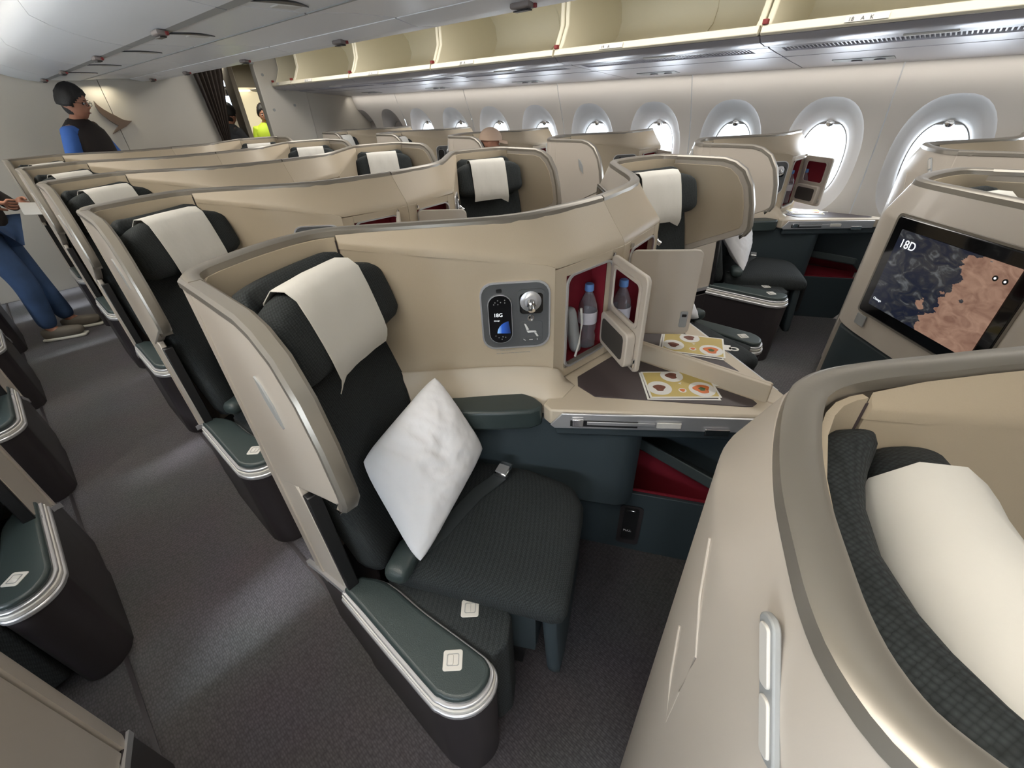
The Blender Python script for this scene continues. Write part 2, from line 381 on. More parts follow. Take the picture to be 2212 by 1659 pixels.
seams = [0.345 + 0.645 * k for k in range(-4, 10, 2)] + [Y1]
wallR = empty('wall_right', (0, 0, 0), kind='structure'); wallL = empty('wall_left', (0, 0, 0), kind='structure')
for a, b in zip(seams, seams[1:]):
    ys = [y for y in yw if a < y < b]
    if not ys: continue
    v, f = wall_panel(ys, a + 0.004, b - 0.004)
    mesh_obj('wall_panel', v, f, M['wall'], wallR, smooth=30)
    mesh_obj('wall_panel', [(2 * CX - x, y, z) for x, y, z in v], f, M['wall'], wallL, smooth=30)
    for s, wl in ((1, wallR), (-1, wallL)):
        pr = [(wall_x(z) + 0.006, b, z) for z in (0, 0.35, 0.7, 0.95, 1.15, 1.35, 1.52, 1.66)]
        rings = [[(x if s > 0 else 2 * CX - x, b - 0.006, z), (x if s > 0 else 2 * CX - x, b + 0.006, z)] for x, _, z in pr]
        vv = [p for r in rings for p in r]; ff = [(2 * i, 2 * i + 1, 2 * i + 3, 2 * i + 2) for i in range(len(pr) - 1)]
        mesh_obj('panel_joint', vv, ff, M['ceil'], wl)
wn = 0
GX = 4.205
def window(yc, side, closed):
    global wn
    wn += 1
    K = 40; rings = []
    for fr, xo in ((0.0, 0), (0.12, 0.012), (0.45, 0.03), (0.8, 0.055), (0.95, 0.075), (1.0, 0.09)):
        a = WW + (0.150 - WW) * fr; b = WH + (0.25 - WH) * fr; zc = WC + (1.075 - WC) * fr; r = []
        for k in range(K):
            t = 2 * math.pi * k / K; oy, oz = oval(t, a, b); z = zc + oz
            x0 = wall_x(z); x = x0 + (GX - 0.01 - x0) * (xo / 0.09)
            r.append((x if side > 0 else 2 * CX - x, yc + oy, z))
        rings.append(r)
    w = tag(mesh_obj('window_%d' % wn, *loft(rings, caps=False), M['funnel'], smooth=60), kind='structure')
    X = (lambda x: x) if side > 0 else (lambda x: 2 * CX - x)
    o = [oval(2 * math.pi * k / K, 0.156, 0.256) for k in range(K)]; i = [oval(2 * math.pi * k / K, 0.145, 0.245) for k in range(K)]
    mesh_obj('window_frame', *ring_plate((X(GX - 0.012), yc, 1.075), (0, 1, 0), (0, 0, 1), o, i, 0.014), M['greyp'], w)
    mesh_obj('window_pane', *plate((X(GX), yc, 1.075), (0, 1, 0), (0, 0, 1), [oval(2 * math.pi * k / K, 0.153, 0.253) for k in range(K)], 0.004), M['pane'], w)
    zb = 0.84 if closed else 1.302
    sh = [(a, b) for a, b in [oval(2 * math.pi * k / 160, 0.152, 0.252) for k in range(160)] if b > zb - 1.075]
    sh.sort(key=lambda q: math.atan2(q[1] + 0.3, q[0]))
    mesh_obj('window_blind', *plate((X(GX - 0.008), yc, 1.075), (0, 1, 0), (0, 0, 1), sh, 0.005), M['shade'], w)
    hx = X(GX - 0.02)
    mesh_obj('blind_handle', *lathe((hx, yc, zb + 0.012), (1, 0, 0), [(0.001, -0.012), (0.022, -0.008), (0.028, 0.0), (0.028, 0.01), (0.001, 0.012)], 14), M['chrome'], w)
for k, y in enumerate(yw): window(y, 1, k >= 12)
for y in yw: window(y, -1, False)
# gap filler behind lining (outer skin above/below the openings keeps the daylight to the windows)
for s in (1, -1):
    X = (lambda x: x) if s > 0 else (lambda x: 2 * CX - x)
    v, f = join(boxv(min(X(4.22), X(4.3)), max(X(4.22), X(4.3)), Y0, Y1, -0.05, 0.80), boxv(min(X(4.22), X(4.3)), max(X(4.22), X(4.3)), Y0, Y1, 1.35, 2.5))
    gaps = []
    for ya, yb in zip([Y0 - 0.2] + yw, yw + [Y1 + 0.3]):
        gaps.append(boxv(min(X(4.22), X(4.3)), max(X(4.22), X(4.3)), ya + 0.16, yb - 0.16, 0.80, 1.35))
    v, f = join((v, f), *gaps)
    tag(mesh_obj('trim_%d' % (3 if s > 0 else 4), v, f, M['greyp'], smooth=0), kind='structure')
# ceiling, end walls
v, f = boxv(-1.75, 4.35, Y0, 9.2, 2.22, 2.27); tag(mesh_obj('ceiling', v, f, M['lip'], smooth=0), kind='structure')
v, f = boxv(-1.75, 4.35, Y0 - 0.05, Y0, 0, 2.25); tag(mesh_obj('wall_front', v, f, M['part'], smooth=0), kind='structure')
# rear partition with the aisle doorway (x 2.30 .. 2.72)
wb = empty('wall_back', (0, 0, 0), kind='structure')
mesh_obj('partition_panel', *boxv(-1.6, 1.183, Y1, Y1 + 0.06, 0, 2.22), M['part'], wb, bevel=0.003)
mesh_obj('partition_panel', *boxv(1.187, 2.215, Y1, Y1 + 0.06, 0, 2.22), M['part'], wb, bevel=0.003)
mesh_obj('partition_panel', *boxv(2.72, 3.30, Y1 - 0.05, Y1 + 0.06, 0, 2.22), M['part'], wb, bevel=0.006)
mesh_obj('partition_panel', *boxv(3.31, 4.25, Y1 - 0.02, Y1 + 0.06, 0, 2.22), M['part'], wb, bevel=0.006)
mesh_obj('header_panel', *boxv(2.215, 2.72, Y1 - 0.02, Y1 + 0.06, 2.02, 2.22), M['part'], wb)
for x, z in ((2.82, 1.52), (3.10, 1.56), (2.80, 1.88)): mesh_obj('partition_button', *lathe((x, Y1 - 0.056, z), (0, 1, 0), [(0.001, 0), (0.016, 0.001), (0.016, 0.006), (0.001, 0.006)], 12), M['greyp'], wb)
v, f = boxv(-1.75, 4.35, 9.15, 9.2, 0, 2.25); tag(mesh_obj('wall_galley', v, f, M['galley'], smooth=0), kind='structure')
v, f = join(boxv(-1.75, -1.7, Y1, 9.2, 0, 2.25), boxv(4.3, 4.35, Y1, 9.2, 0, 2.25)); tag(mesh_obj('wall_side', v, f, M['galley'], smooth=0), kind='structure')
# emblem on the partition
EM = [(1.077, 1.668), (1.092, 1.632), (1.124, 1.594), (1.16, 1.562), (1.198, 1.535), (1.225, 1.512), (1.252, 1.494), (1.284, 1.487), (1.316, 1.485), (1.285, 1.462), (1.245, 1.437), (1.18, 1.41), (1.101, 1.376), (1.14, 1.412), (1.182, 1.447), (1.150, 1.472), (1.119, 1.507), (1.095, 1.540), (1.078, 1.571), (1.070, 1.62)]
v, f = plate((0, Y1 - 0.001, 0), (1, 0, 0), (0, 0, 1), EM, 0.022); tag(mesh_obj('wall_emblem', v, f, M['emblem'], bevel=0.003), 'bronze swooping wing emblem mounted on the cream rear partition', 'emblem')
# curtain gathered at the doorway
def curtain():
    rings = []
    for i in range(9):
        t = i / 8; z = 1.98 - 1.9 * t; pin = math.exp(-((z - 1.05) / 0.38) ** 2)
        xa = 2.03 + 0.06 * min(1, t / .38); xb = 2.36 - 0.17 * min(1, t / .38); ring = []
        n = 60
        for k in range(n + 1):
            s = k / n; ring.append((xa + (xb - xa) * s, Y1 - 0.09 + 0.032 * math.sin(s * 13 * math.pi) * (1 - 0.4 * pin), z))
        for k in range(n, -1, -1):
            s = k / n; ring.append((xa + (xb - xa) * s, Y1 - 0.082 + 0.032 * math.sin(s * 13 * math.pi) * (1 - 0.4 * pin), z))
        rings.append(ring)
    return loft(rings)
c = tag(mesh_obj('curtain', *curtain(), M['curtain'], smooth=60), 'brown pleated curtain drawn aside and gathered at the rear doorway', 'curtain')
v, f = tube([(2.0, Y1 - 0.085, 1.99), (2.72, Y1 - 0.085, 1.99)], 0.01); mesh_obj('curtain_rail', v, f, M['greyp'], c)

# ------------------------------------------------------------ overhead bins
BP = 1.27; BY = [0.90 + BP * k for k in range(-2, 5)] + [Y1 - 0.02]
def side_bin(proto_len):
    """profile in (x, z) of an open bin bucket; the bin runs 0..proto_len in y"""
    L = proto_len; root = empty('overhead_bin', (0, 0, 0), cat='overhead bin', group='open overhead bins along the window wall')
    inner = [(2.90, 1.790), (3.10, 1.797), (3.35, 1.812), (3.52, 1.84), (3.62, 1.90), (3.66, 1.98), (3.64, 2.08), (3.56, 2.16), (3.40, 2.20), (3.0, 2.20)]
    outer = [(2.90, 1.765), (3.10, 1.762), (3.38, 1.765), (3.60, 1.80), (3.70, 1.88), (3.73, 1.98), (3.70, 2.10), (3.60, 2.19), (3.40, 2.215), (3.0, 2.215)]
    g = 0.035
    prof = inner + outer[::-1]
    v, f = loft([[(x, g, z) for x, z in prof], [(x, L / 2, z) for x, z in prof], [(x, L - g, z) for x, z in prof]])
    mesh_obj('bin_bucket', v, f, M['cream'], root, smooth=50)
    endp = [(2.87, 1.765)] + outer[1:] + [(2.92, 2.19), (2.99, 2.06), (2.985, 1.93), (2.93, 1.83)]
    for y in (g - 0.03, L - g): mesh_obj('bin_end_panel', *prism_y(endp, y, y + 0.03), M['cream'], root, bevel=0.006)
    v, f = loft([[(2.858, y, 1.768), (2.872, y, 1.800), (2.90, y, 1.802), (2.905, y, 1.762), (2.87, y, 1.757)] for y in (g - 0.028, L - g + 0.028)])
    mesh_obj('bin_lip', v, f, M['lip'], root, smooth=40, bevel=0.003)
    mesh_obj('seat_number_plate', *quadpatch((2.8565, L * 0.72, 1.772), (0, -1, 0), (0.38, 0, 0.92), 0.16, 0.024, 0.002), M['plate'], root)
    mesh_obj('bin_shading_rib', *boxv(3.40, 3.655, L * 0.42 - 0.004, L * 0.42 + 0.004, 1.83, 2.15) if False else loft([[(x, L * 0.42 - 0.003, z), (x, L * 0.42 + 0.003, z), (x - 0.006, L * 0.42 + 0.003, z + 0.006), (x - 0.006, L * 0.42 - 0.003, z + 0.006)] for x, z in inner[2:9]]), M['cream'], root)  # rib added for the shading step that light leaves across the liner
    mesh_obj('bin_latch', *boxv(2.862, 2.89, L - 0.03, L - 0.005, 1.80, 1.822), M['tagred'], root, bevel=0.003)
    v, f = loft([[(x, y, z) for x, z in ((2.98, 2.205), (2.60, 2.17), (2.42, 2.165), (2.42, 2.18), (2.60, 2.19), (2.98, 2.22))] for y in (0.02, L - 0.02)])
    mesh_obj('bin_door', v, f, M['binw'], root, smooth=40, bevel=0.004)
    return root
order = ['nearest the camera, mostly cut off by the frame', 'second along the window wall', 'third along the window wall', 'fourth along the window wall', 'fifth along the window wall', 'short last one beside the rear partition']
bproto = side_bin(BP)
BW = ['filling the top right corner of the view', 'second from the right, above the middle windows', 'third from the right', 'fourth from the right', 'fifth from the right', 'short last one beside the rear partition']
for k, n in enumerate(['18   A   K', '19   A', '20   A', '21   A', '22   A', '23   A']):
    b = bproto if k == 0 else copy_tree(bproto)
    b.location = (0, 0.88 + BP * (k - 1), 0)
    if k == 5: b.scale = (1, (Y1 - 0.10 - b.location.y) / BP, 1)
    b['label'] = 'open cream overhead bin with curved liner, ' + BW[k]
for b, n in zip([o for o in bpy.data.objects if o.name.startswith('overhead_bin')], ['18    A   K', '19    A', '20    A', '21    A', '22    A', '23    A']):
    text('plate_lettering', n, 0.022, (2.8545, BP * 0.72 - 0.012, 1.7757), (0, -1, 0), (0.38, 0, 0.92), M['black'], b)
# service panels under the bins (continuous silver band, vents and lamps)
def psu(y0, idx):
    L = BP; r = empty('service_panel', (0, y0, 0), 'silver air grille panel under window bins, ' + ['outermost on the right with the long dark slots', 'second from the right', 'third from the right', 'fourth from the right', 'fifth from the right', 'last by the partition'][idx], 'service panel', 'service panels under the bins')
    def strip(name, prof, m, ya=0.004, yb=L - 0.004, **k):
        v, f = loft([[(x, y, z) for x, z in prof] for y in (ya, yb)]); return mesh_obj(name, v, f, m, r, smooth=40, **k)
    strip('front_fairing', [(2.885, 1.757), (2.92, 1.733), (3.0, 1.722), (3.07, 1.722), (3.07, 1.755), (2.92, 1.762)], M['psu'])
    strip('vent_backing', [(3.08, 1.735), (3.25, 1.722), (3.25, 1.745), (3.08, 1.755)], M['black'])
    strip('vent_frame', [(3.07, 1.724), (3.095, 1.716), (3.10, 1.74), (3.07, 1.75)], M['psu'])
    strip('vent_frame', [(3.215, 1.704), (3.40, 1.688), (3.40, 1.72), (3.215, 1.74)], M['psu'])
    for ya, yb in ((0.0, 0.10), (L - 0.06, L - 0.004)): strip('vent_end', [(3.09, 1.717), (3.22, 1.704), (3.22, 1.74), (3.09, 1.75)], M['psu'], ya + 0.004, yb)
    V = []
    n = 62
    for i in range(n):
        y = 0.10 + (L - 0.16) * (i + 0.5) / n; V.append(prism([(3.09, y - 0.0030), (3.222, y - 0.0030), (3.222, y + 0.0030), (3.09, y + 0.0030)], [1.721, 1.709, 1.709, 1.721], [1.728, 1.716, 1.716, 1.728]))
    mesh_obj('vent_slats', *join(*V), M['psu'], r, smooth=0, kind='stuff')
    strip('lamp_panel', [(3.41, 1.686), (3.60, 1.668), (3.93, 1.640), (3.93, 1.67), (3.41, 1.715)], M['psu'])
    mesh_obj('call_pod', *rbox((3.70, L * 0.72, 1.660), (0, 1, 0), (1, 0, -0.085), (0.085, 0, 1), 0.15, 0.055, 0.005, 0.004, 4), M['greyp'], r)
    for dy in (-0.08, 0.03): mesh_obj('reading_lamp', *lathe((3.70, L * 0.72 + dy, 1.656), (0, 0, -1), [(0.001, 0), (0.026, 0.0), (0.03, 0.006), (0.02, 0.007), (0.001, 0.005)], 14), M['psu'], r)
    mesh_obj('exit_sign_lamp', *boxv(3.02, 3.065, L * 0.40, L * 0.55, 1.714, 1.723), M['plate'], r, bevel=0.003)
    return r
for k in range(6): psu(0.88 + BP * (k - 1), k)
# centre bins: profile of one half; left half faces the camera
CBY = [0.675 + 1.25 * k for k in range(-2, 5)] + [Y1 - 0.01]
CPL = [(0.47, 2.20), (0.435, 2.06), (0.43, 1.98), (0.445, 1.92), (0.50, 1.888), (0.57, 1.862), (0.66, 1.838), (0.745, 1.825)]
labs = ['over the left aisle at the top edge', 'second from the front', 'in the middle of the row', 'fourth from the front', 'fifth from the front', 'last before the rear partition', 'very last stub at the partition']
for k in range(len(CBY) - 1):
    ya, yb = CBY[k] + 0.006, CBY[k + 1] - 0.006; L = yb - ya
    if L < 0.2: continue
    where = ['just ahead of the frame', 'cut by the top edge', 'first whole one from the top edge', 'second whole one', 'third whole one', 'last one before the rear partition', 'stub at the partition'][k]
    r = empty('centre_bin', (CX, ya, 0), 'pale grey closed centre overhead bin, ' + where, 'overhead bin', 'centre overhead bins'); OFF = Vector((CX, ya, 0))
    prof = CPL + [(0.76, 1.86), (0.60, 1.90), (0.50, 1.96), (0.52, 2.20)]
    mesh_obj('left_door', *loft([[(x, y, z) for x, z in prof] for y in (ya, yb)]), M['ceil'], r, smooth=50)
    mesh_obj('left_door_shadow_gap', *loft([[(x, y, z) for x, z in ((0.745, 1.825), (0.78, 1.821), (0.785, 1.835), (0.75, 1.845))] for y in (ya, yb)]), M['greyp'], r)  # grey strip stands in for the shadow band along the door's lower edge
    mesh_obj('bottom_panel', *loft([[(x, y, z) for x, z in ((0.79, 1.835), (1.05, 1.832), (1.05, 1.86), (0.79, 1.86))] for y in (ya, yb)]), M['ceil'], r)
    mesh_obj('bottom_groove', *loft([[(x, y, z) for x, z in ((1.05, 1.829), (1.062, 1.829), (1.062, 1.85), (1.05, 1.85))] for y in (ya, yb)]), M['greyp'], r)
    mesh_obj('bottom_panel', *loft([[(x, y, z) for x, z in ((1.065, 1.833), (1.25, 1.846), (1.46, 1.846), (1.46, 1.87), (1.06, 1.87))] for y in (ya, yb)]), M['binw'], r, smooth=40)
    lp = [(1.455, 1.843), (1.48, 1.838), (1.555, 1.822), (1.575, 1.822), (1.575, 1.85), (1.46, 1.87)]
    mesh_obj('door_lip', *loft([[(x, y, z) for x, z in lp] for y in (ya, yb)]), M['binw'], r, smooth=30)
    rp = [(1.575, 1.824), (1.68, 1.828), (1.80, 1.85), (1.92, 1.90), (1.98, 1.98), (1.98, 2.2), (1.90, 2.2), (1.90, 1.98), (1.6, 1.88)]
    mesh_obj('right_door', *loft([[(x, y, z) for x, z in rp] for y in (ya, yb)]), M['ceil'], r, smooth=50)
    ym = ya + L / 2
    for (lx, lz, rot) in ((1.545, 1.818, 0), (0.735, 1.815, 0)):
        q = mesh_obj('latch', *rbox((lx, ym, lz), (0, 1, 0), (1, 0, -0.1), (0, 0, 1), 0.045, 0.022, 0.010, 0.008, 3), M['latchm'], r)
        mesh_obj('latch_recess', *boxv(lx - 0.012, lx + 0.012, ym - 0.035, ym + 0.035, lz - 0.0155, lz - 0.012), M['black'], q)
        mesh_obj('latch_flag', *boxv(lx + 0.008, lx + 0.020, ym - 0.052, ym - 0.042, lz - 0.009, lz + 0.004), M['tagred'], q, bevel=0.002)
    for ys in [q for q in (0.98, 1.80, 2.70, 3.55, 4.55, 5.38) if ya + 0.05 < q < yb - 0.09]:
      sl = [(0.80 + 0.20 * t, ys - 0.060 * math.sin(math.pi * t)) for t in [i / 10 for i in range(11)]] + [(1.00 - 0.20 * t, ys - 0.016 * math.sin(math.pi * t)) for t in [i / 10 for i in range(1, 10)]]
      mesh_obj('finger_slot', *prism(sl, 1.829, 1.836), M['black'], r)
      mesh_obj('slot_flap', *boxv(0.90, 0.985, ys + 0.015, ys + 0.075, 1.830, 1.836), M['plate'], r, bevel=0.003)
    OFF = Vector((0, 0, 0))
# aisle ceiling coves
for s, n in ((1, 5), (-1, 6)):
    X = (lambda x: x) if s > 0 else (lambda x: 2 * CX - x)
    v, f = loft([[(X(x), y, z) for x, z in ((2.02, 2.20), (2.30, 2.215), (2.60, 2.217), (2.60, 2.222), (2.02, 2.222))] for y in (Y0, Y1)])
# left wall bins (closed, plain): only their light matters
for k in range(6):
    v, f = loft([[(2 * CX - x, y, z) for x, z in ((2.88, 1.76), (3.93, 1.64), (3.93, 2.2), (3.05, 2.2), (2.92, 2.05), (2.86, 1.88))] for y in (BY[k] + 0.004, BY[k + 1] - 0.004)])
    tag(mesh_obj('overhead_bin', v, f, M['binw'], smooth=50), 'closed pale overhead bin over the left hand windows, %s from the front' % ['first', 'second', 'third', 'fourth', 'fifth', 'sixth'][k], 'overhead bin', 'closed bins along the left windows')

# ------------------------------------------------------------ the seat unit (written in the coordinates of the foreground centre seat)
ROOT = Vector((0.6, 0.8, 0)); OFF = ROOT.copy()
RIMZ = 1.28
d = Vector((0.44, -0.898, 0)).normalized(); rr = Vector((0.898, 0.44, 0)).normalized(); up = Vector((0, 0, 1))
# plan line of the shell rim, outer edge: (x, y, bulge, outer bottom z)
PATH = [(.165, .98, .002, .25), (.168, 1.02, .003, .12), (.178, 1.055, .004, .02), (.20, 1.082, .006, .02), (.23, 1.102, .010, .02), (.27, 1.120, .018, .02), (.32, 1.140, .028, .02), (.375, 1.156, .036, .02), (.43, 1.167, .042, .02),
        (.48, 1.172, .045, .02), (.505, 1.169, .045, .77), (.53, 1.161, .045, .77), (.56, 1.144, .045, .77), (.60, 1.113, .045, .77), (.654, 1.065, .045, .77), (.70, 1.025, .045, .77), (.76, .970, .045, .77), (.82, .916, .045, .77), (.88, .868, .04, .77), (.94, .833, .03, .77), (1.02, .808, .02, .77), (1.14, .790, .01, .77), (1.2695, .779, .005, .77)]
def _cr(P, k=3):
    o = []
    for i in range(len(P) - 1):
        a, b, c, e = P[max(i - 1, 0)], P[i], P[i + 1], P[min(i + 2, len(P) - 1)]
        for j in range(k):
            t = j / k; o.append(tuple(.5 * (2 * b[q] + (c[q] - a[q]) * t + (2 * a[q] - 5 * b[q] + 4 * c[q] - e[q]) * t * t + (3 * b[q] - a[q] - 3 * c[q] + e[q]) * t ** 3) if q < 3 else b[q] for q in range(4)))
    return o + [P[-1]]
PATH = _cr(PATH)
def nrm(i, pts):
    a = Vector((*pts[max(i - 1, 0)][:2], 0)); b = Vector((*pts[min(i + 1, len(pts) - 1)][:2], 0)); t = (b - a).normalized(); return Vector((-t.y, t.x, 0))
def make_seat():
    R = empty('business_seat', ROOT)
    # outer shell: rounded corner, slanted back and the flat bridge to the centre line
    rings = []; rim = []; inner = []; cham = []
    for i, (x, y, b, zb) in enumerate(PATH):
        n = nrm(i, PATH); p = Vector((x, y, 0)); t = 0.032
        q = p - n * t
        rings.append([tuple(p + n * b * 0.1 + up * 1.262), tuple(p + n * b * 0.92 + up * 1.178), tuple(p + n * b + up * 1.165), tuple(p + n * b + up * 0.80), tuple(p + n * b + up * zb), tuple(q + n * 0.008 + up * zb), tuple(q + n * 0.008 + up * 1.262)])
        rim.append([tuple(p + n * 0.003 + up * 1.262), tuple(p + n * 0.001 + up * 1.276), tuple(p - n * 0.006 + up * 1.2815), tuple(q + n * 0.006 + up * 1.2815), tuple(q - n * 0.001 + up * 1.276), tuple(q - n * 0.002 + up * 1.262)])
    mesh_obj('shell', *loft(rings), M['beige_out'], R, smooth=28)
    # lofted rim strip continues down the wing
    mesh_obj('shell_rim', *loft(rim), M['rim'], R, smooth=40)
    # inner liner behind the headrest (quadrilateral panels from rim to ledge)
    def liner(name, pts, zt, zb, t=0.008, m='beige'):
        rg = []
        for i, (x, y) in enumerate(pts):
            n = nrm(i, pts); p = Vector((x, y, 0)); a = zt[i] if isinstance(zt, list) else zt; c = zb[i] if isinstance(zb, list) else zb
            rg.append([tuple(p + up * a), tuple(p + n * t + up * a), tuple(p + n * t + up * c), tuple(p + up * c)])
        return mesh_obj(name, *loft(rg), M[m], R, smooth=50)
    liner('back_liner', [(.203, .985), (.206, 1.02), (.22, 1.05), (.25, 1.07), (.30, 1.092), (.375, 1.115), (.44, 1.126), (.48, 1.127), (.505, 1.123), (.525, 1.114), (.5375, 1.105)], 1.262, .50)
    # sloped roof face running from the seam to the cabinet, then over it
    RI = [(.541, 1.104), (.60, 1.063), (.66, 1.012), (.735, .945), (.80, .887), (.86, .842), (.925, .803), (1.01, .777), (1.13, .758), (1.2695, .747)]
    RO = [(.541, 1.098), (.585, 1.050), (.635, 1.000), (.70, .930), (.755, .878), (.80, .833), (.86, .775), (.955, .690), (1.11, .674), (1.2695, .658)]
    RZ = [1.245, 1.235, 1.226, 1.213, 1.202, 1.193, 1.178, 1.158, 1.154, 1.150]
    rg = []
    for (a, b_), (c, e), z in zip(RI, RO, RZ):
        A = Vector((a, b_, 1.268)); B = Vector((c, e, z)); m_ = A.lerp(B, 0.88) + Vector((0, 0, 0.004))
        rg.append([tuple(A), tuple(A.lerp(B, 0.5)), tuple(m_), tuple(B), tuple(B + Vector((0, 0, -0.012))), tuple(B + Vector((0.0, 0.012, -0.014))), tuple(A + Vector((0, 0, -0.02)))])
    mesh_obj('roof_panel', *loft(rg), M['beige'], R, smooth=40)
    # large inner side wall carrying the control panel
    SW = [(.541, 1.100), (.60, 1.036), (.66, .974), (.79, .845), (.93, .707), (.946, .692)]
    liner('side_wall', SW, [1.236, 1.222, 1.210, 1.187, 1.158, 1.150], [.50, .60, .76, .76, .76, .76], t=0.02)
    mesh_obj('liner_joint', *boxv(.5365, .5395, 1.103, 1.110, .60, 1.255), M['inlay'], R)
    # wing on the aisle side
    W = [(1.03, 1.264), (.75, 1.264), (.70, 1.252), (.655, 1.225), (.615, 1.165), (.588, 1.083), (.574, .99), (.577, .965), (.60, .945), (.65, .922), (.93, .785), (1.03, .775)]
    mesh_obj('side_wing', *prism_x(W, .165, .196), M['beige_out'], R, bevel=0.004)
    WI = [(1.0, 1.245), (.76, 1.245), (.71, 1.235), (.67, 1.205), (.635, 1.155), (.612, 1.08), (.60, 1.0), (.61, .975), (.66, .95), (.93, .82), (1.0, .81)]
    mesh_obj('wing_liner', *prism_x(WI, .196, .201), M['beige'], R, bevel=0.003)
    edge = [(1.03, 1.272), (.90, 1.273), (.75, 1.272), (.698, 1.260), (.647, 1.230), (.605, 1.168), (.579, 1.085), (.565, .99), (.567, .968), (.580, .946), (.60, .934)]
    rg = []
    for i, (y, z) in enumerate(edge):
        a = Vector((0, *edge[max(i - 1, 0)])); b_ = Vector((0, *edge[min(i + 1, len(edge) - 1)])); t = (b_ - a).normalized(); n = Vector((0, t.z, -t.y)); n = -n if n.dot(Vector((0, -.6, .4))) < 0 and i > 3 else n
        if i <= 3 and n.z < 0: n = -n
        p = Vector((0, y, z)); rg.append([(.163, *(p - n * .010)[1:]), (.163, *(p + n * .002)[1:]), (.169, *(p + n * .008)[1:]), (.191, *(p + n * .008)[1:]), (.198, *(p + n * .002)[1:]), (.198, *(p - n * .010)[1:])])
    mesh_obj('wing_rim', *loft(rg), M['rim'], R, smooth=40)
    le = [(0.735, 1.125), (.722, 1.150), (.700, 1.12), (.690, 1.085), (.705, 1.06), (.722, 1.09)]
    mesh_obj('seat_marker', *prism_x([(.770, 1.158), (.752, 1.148), (.728, 1.110), (.722, 1.062), (.742, 1.080), (.762, 1.115)], .1615, .166), M['greyp'], R)
    # corner coat handle set into the rounded back corner
    hA = Vector((.1880, 1.0785, 1.150)); hB = Vector((.2345, 1.1150, 1.240)); hy = (hB - hA); hl = hy.length; hy.normalize(); hx = hy.cross(Vector((-.6, .8, 0))).normalized()
    if hx.cross(hy).dot(Vector((-.6, .8, 0))) < 0: hx = -hx
    hs_ = mesh_obj('grab_recess', *plate(hA - hx * .010, hx, hy, rrect(.020, hl, .008), .006, -.001), M['greyp'], R, bevel=0.0015)
    mesh_obj('grab_grip', *plate(hA - hx * .006 + hy * .006, hx, hy, rrect(.012, hl * .40, .004), .004, .003), M['plate'], hs_, bevel=0.001)
    mesh_obj('grab_grip', *plate(hA - hx * .006 + hy * (.52 * hl), hx, hy, rrect(.012, hl * .42, .004), .004, .003), M['plate'], hs_, bevel=0.001)
    for sm in ([(.338, 1.1805, 1.16), (.31, 1.1675, 1.10), (.281, 1.1485, 1.045), (.284, 1.150, .95), (.285, 1.150, .853)], [(.336, 1.1795, .985), (.31, 1.167, .92), (.286, 1.150, .855)]):
        mesh_obj('panel_seam', *tube(sm, .0014, 6), M['beige_out'], R)
    # lower aisle side panel
    SP = [(1.06, .82), (.845, .82), (.828, .74), (.812, .44), (.90, .395), (1.02, .33), (1.06, .30)]
    mesh_obj('aisle_panel', *prism_x(SP, .167, .186), M['beige_out'], R, bevel=0.004)
    mesh_obj('panel_guide', *prism_x([(.835, .80), (.812, .80), (.790, .44), (.806, .44)], .168, .200), M['black'], R, bevel=0.003)
    # dark lower body in the aisle under the panel
    mesh_obj('aisle_kick', *prism([(.155, .80), (.20, .78), (.26, .80), (.40, 1.12), (.25, 1.11), (.165, 1.06)], 0.0, [.40, .40, .40, .26, .26, .26]), M['base'], R, bevel=0.006)
    mesh_obj('kick_trim', *prism_x([(1.14, .235), (1.14, .26), (1.02, .33), (.90, .395), (.812, .44), (.808, .42), (.90, .373), (1.02, .307)], .158, .172), M['silver'], R)
    # aisle box with silver band and leather pad
    AB = [(.150, .82), (.150, .47), (.155, .415), (.172, .378), (.205, .350), (.250, .342), (.285, .356), (.300, .385), (.298, .43), (.275, .60), (.262, .74), (.22, .82)]
    AB = [q[:2] for q in _cr([(*q, 0, 0) for q in AB], 3)]
    ABt = [(.172 + (x - .172) * .94, .372 + (y - .372) * .97 + .012) for x, y in AB]
    n = len(AB); mesh_obj('aisle_box', *loft([[(x, y, 0) for x, y in ABt], [(x, y, .20) for x, y in [((a + c) / 2, (b_ + e) / 2) for (a, b_), (c, e) in zip(AB, ABt)]], [(x, y, .392) for x, y in AB]]), M['base'], R, smooth=30, bevel=0.003)
    def grow(pts, g, c=(.215, .56)):
        o = []
        for i, (x, y) in enumerate(pts):
            a = Vector((*pts[i - 1], 0)); b_ = Vector((*pts[(i + 1) % len(pts)], 0)); t = (b_ - a).normalized(); n_ = Vector((-t.y, t.x, 0))
            if n_.dot(Vector((x - c[0], y - c[1], 0))) < 0: n_ = -n_
            o.append((x + n_.x * g, y + n_.y * g))
        return o
    mesh_obj('silver_band', *prism(grow(AB, .004), .388, .405), M['silver'], R, bevel=0.004)
    mesh_obj('silver_band', *prism(grow(AB, -.001), .405, .420), M['plate'], R, bevel=0.003)
    mesh_obj('silver_band', *prism(grow(AB, -.004), .420, .431), M['silver'], R, bevel=0.003)
    AP = grow(AB, -.012); v, f = prism(AP, .428, .452); mesh_obj('arm_pad', v, f, M['leather'], R, bevel=0.011, seg=4)
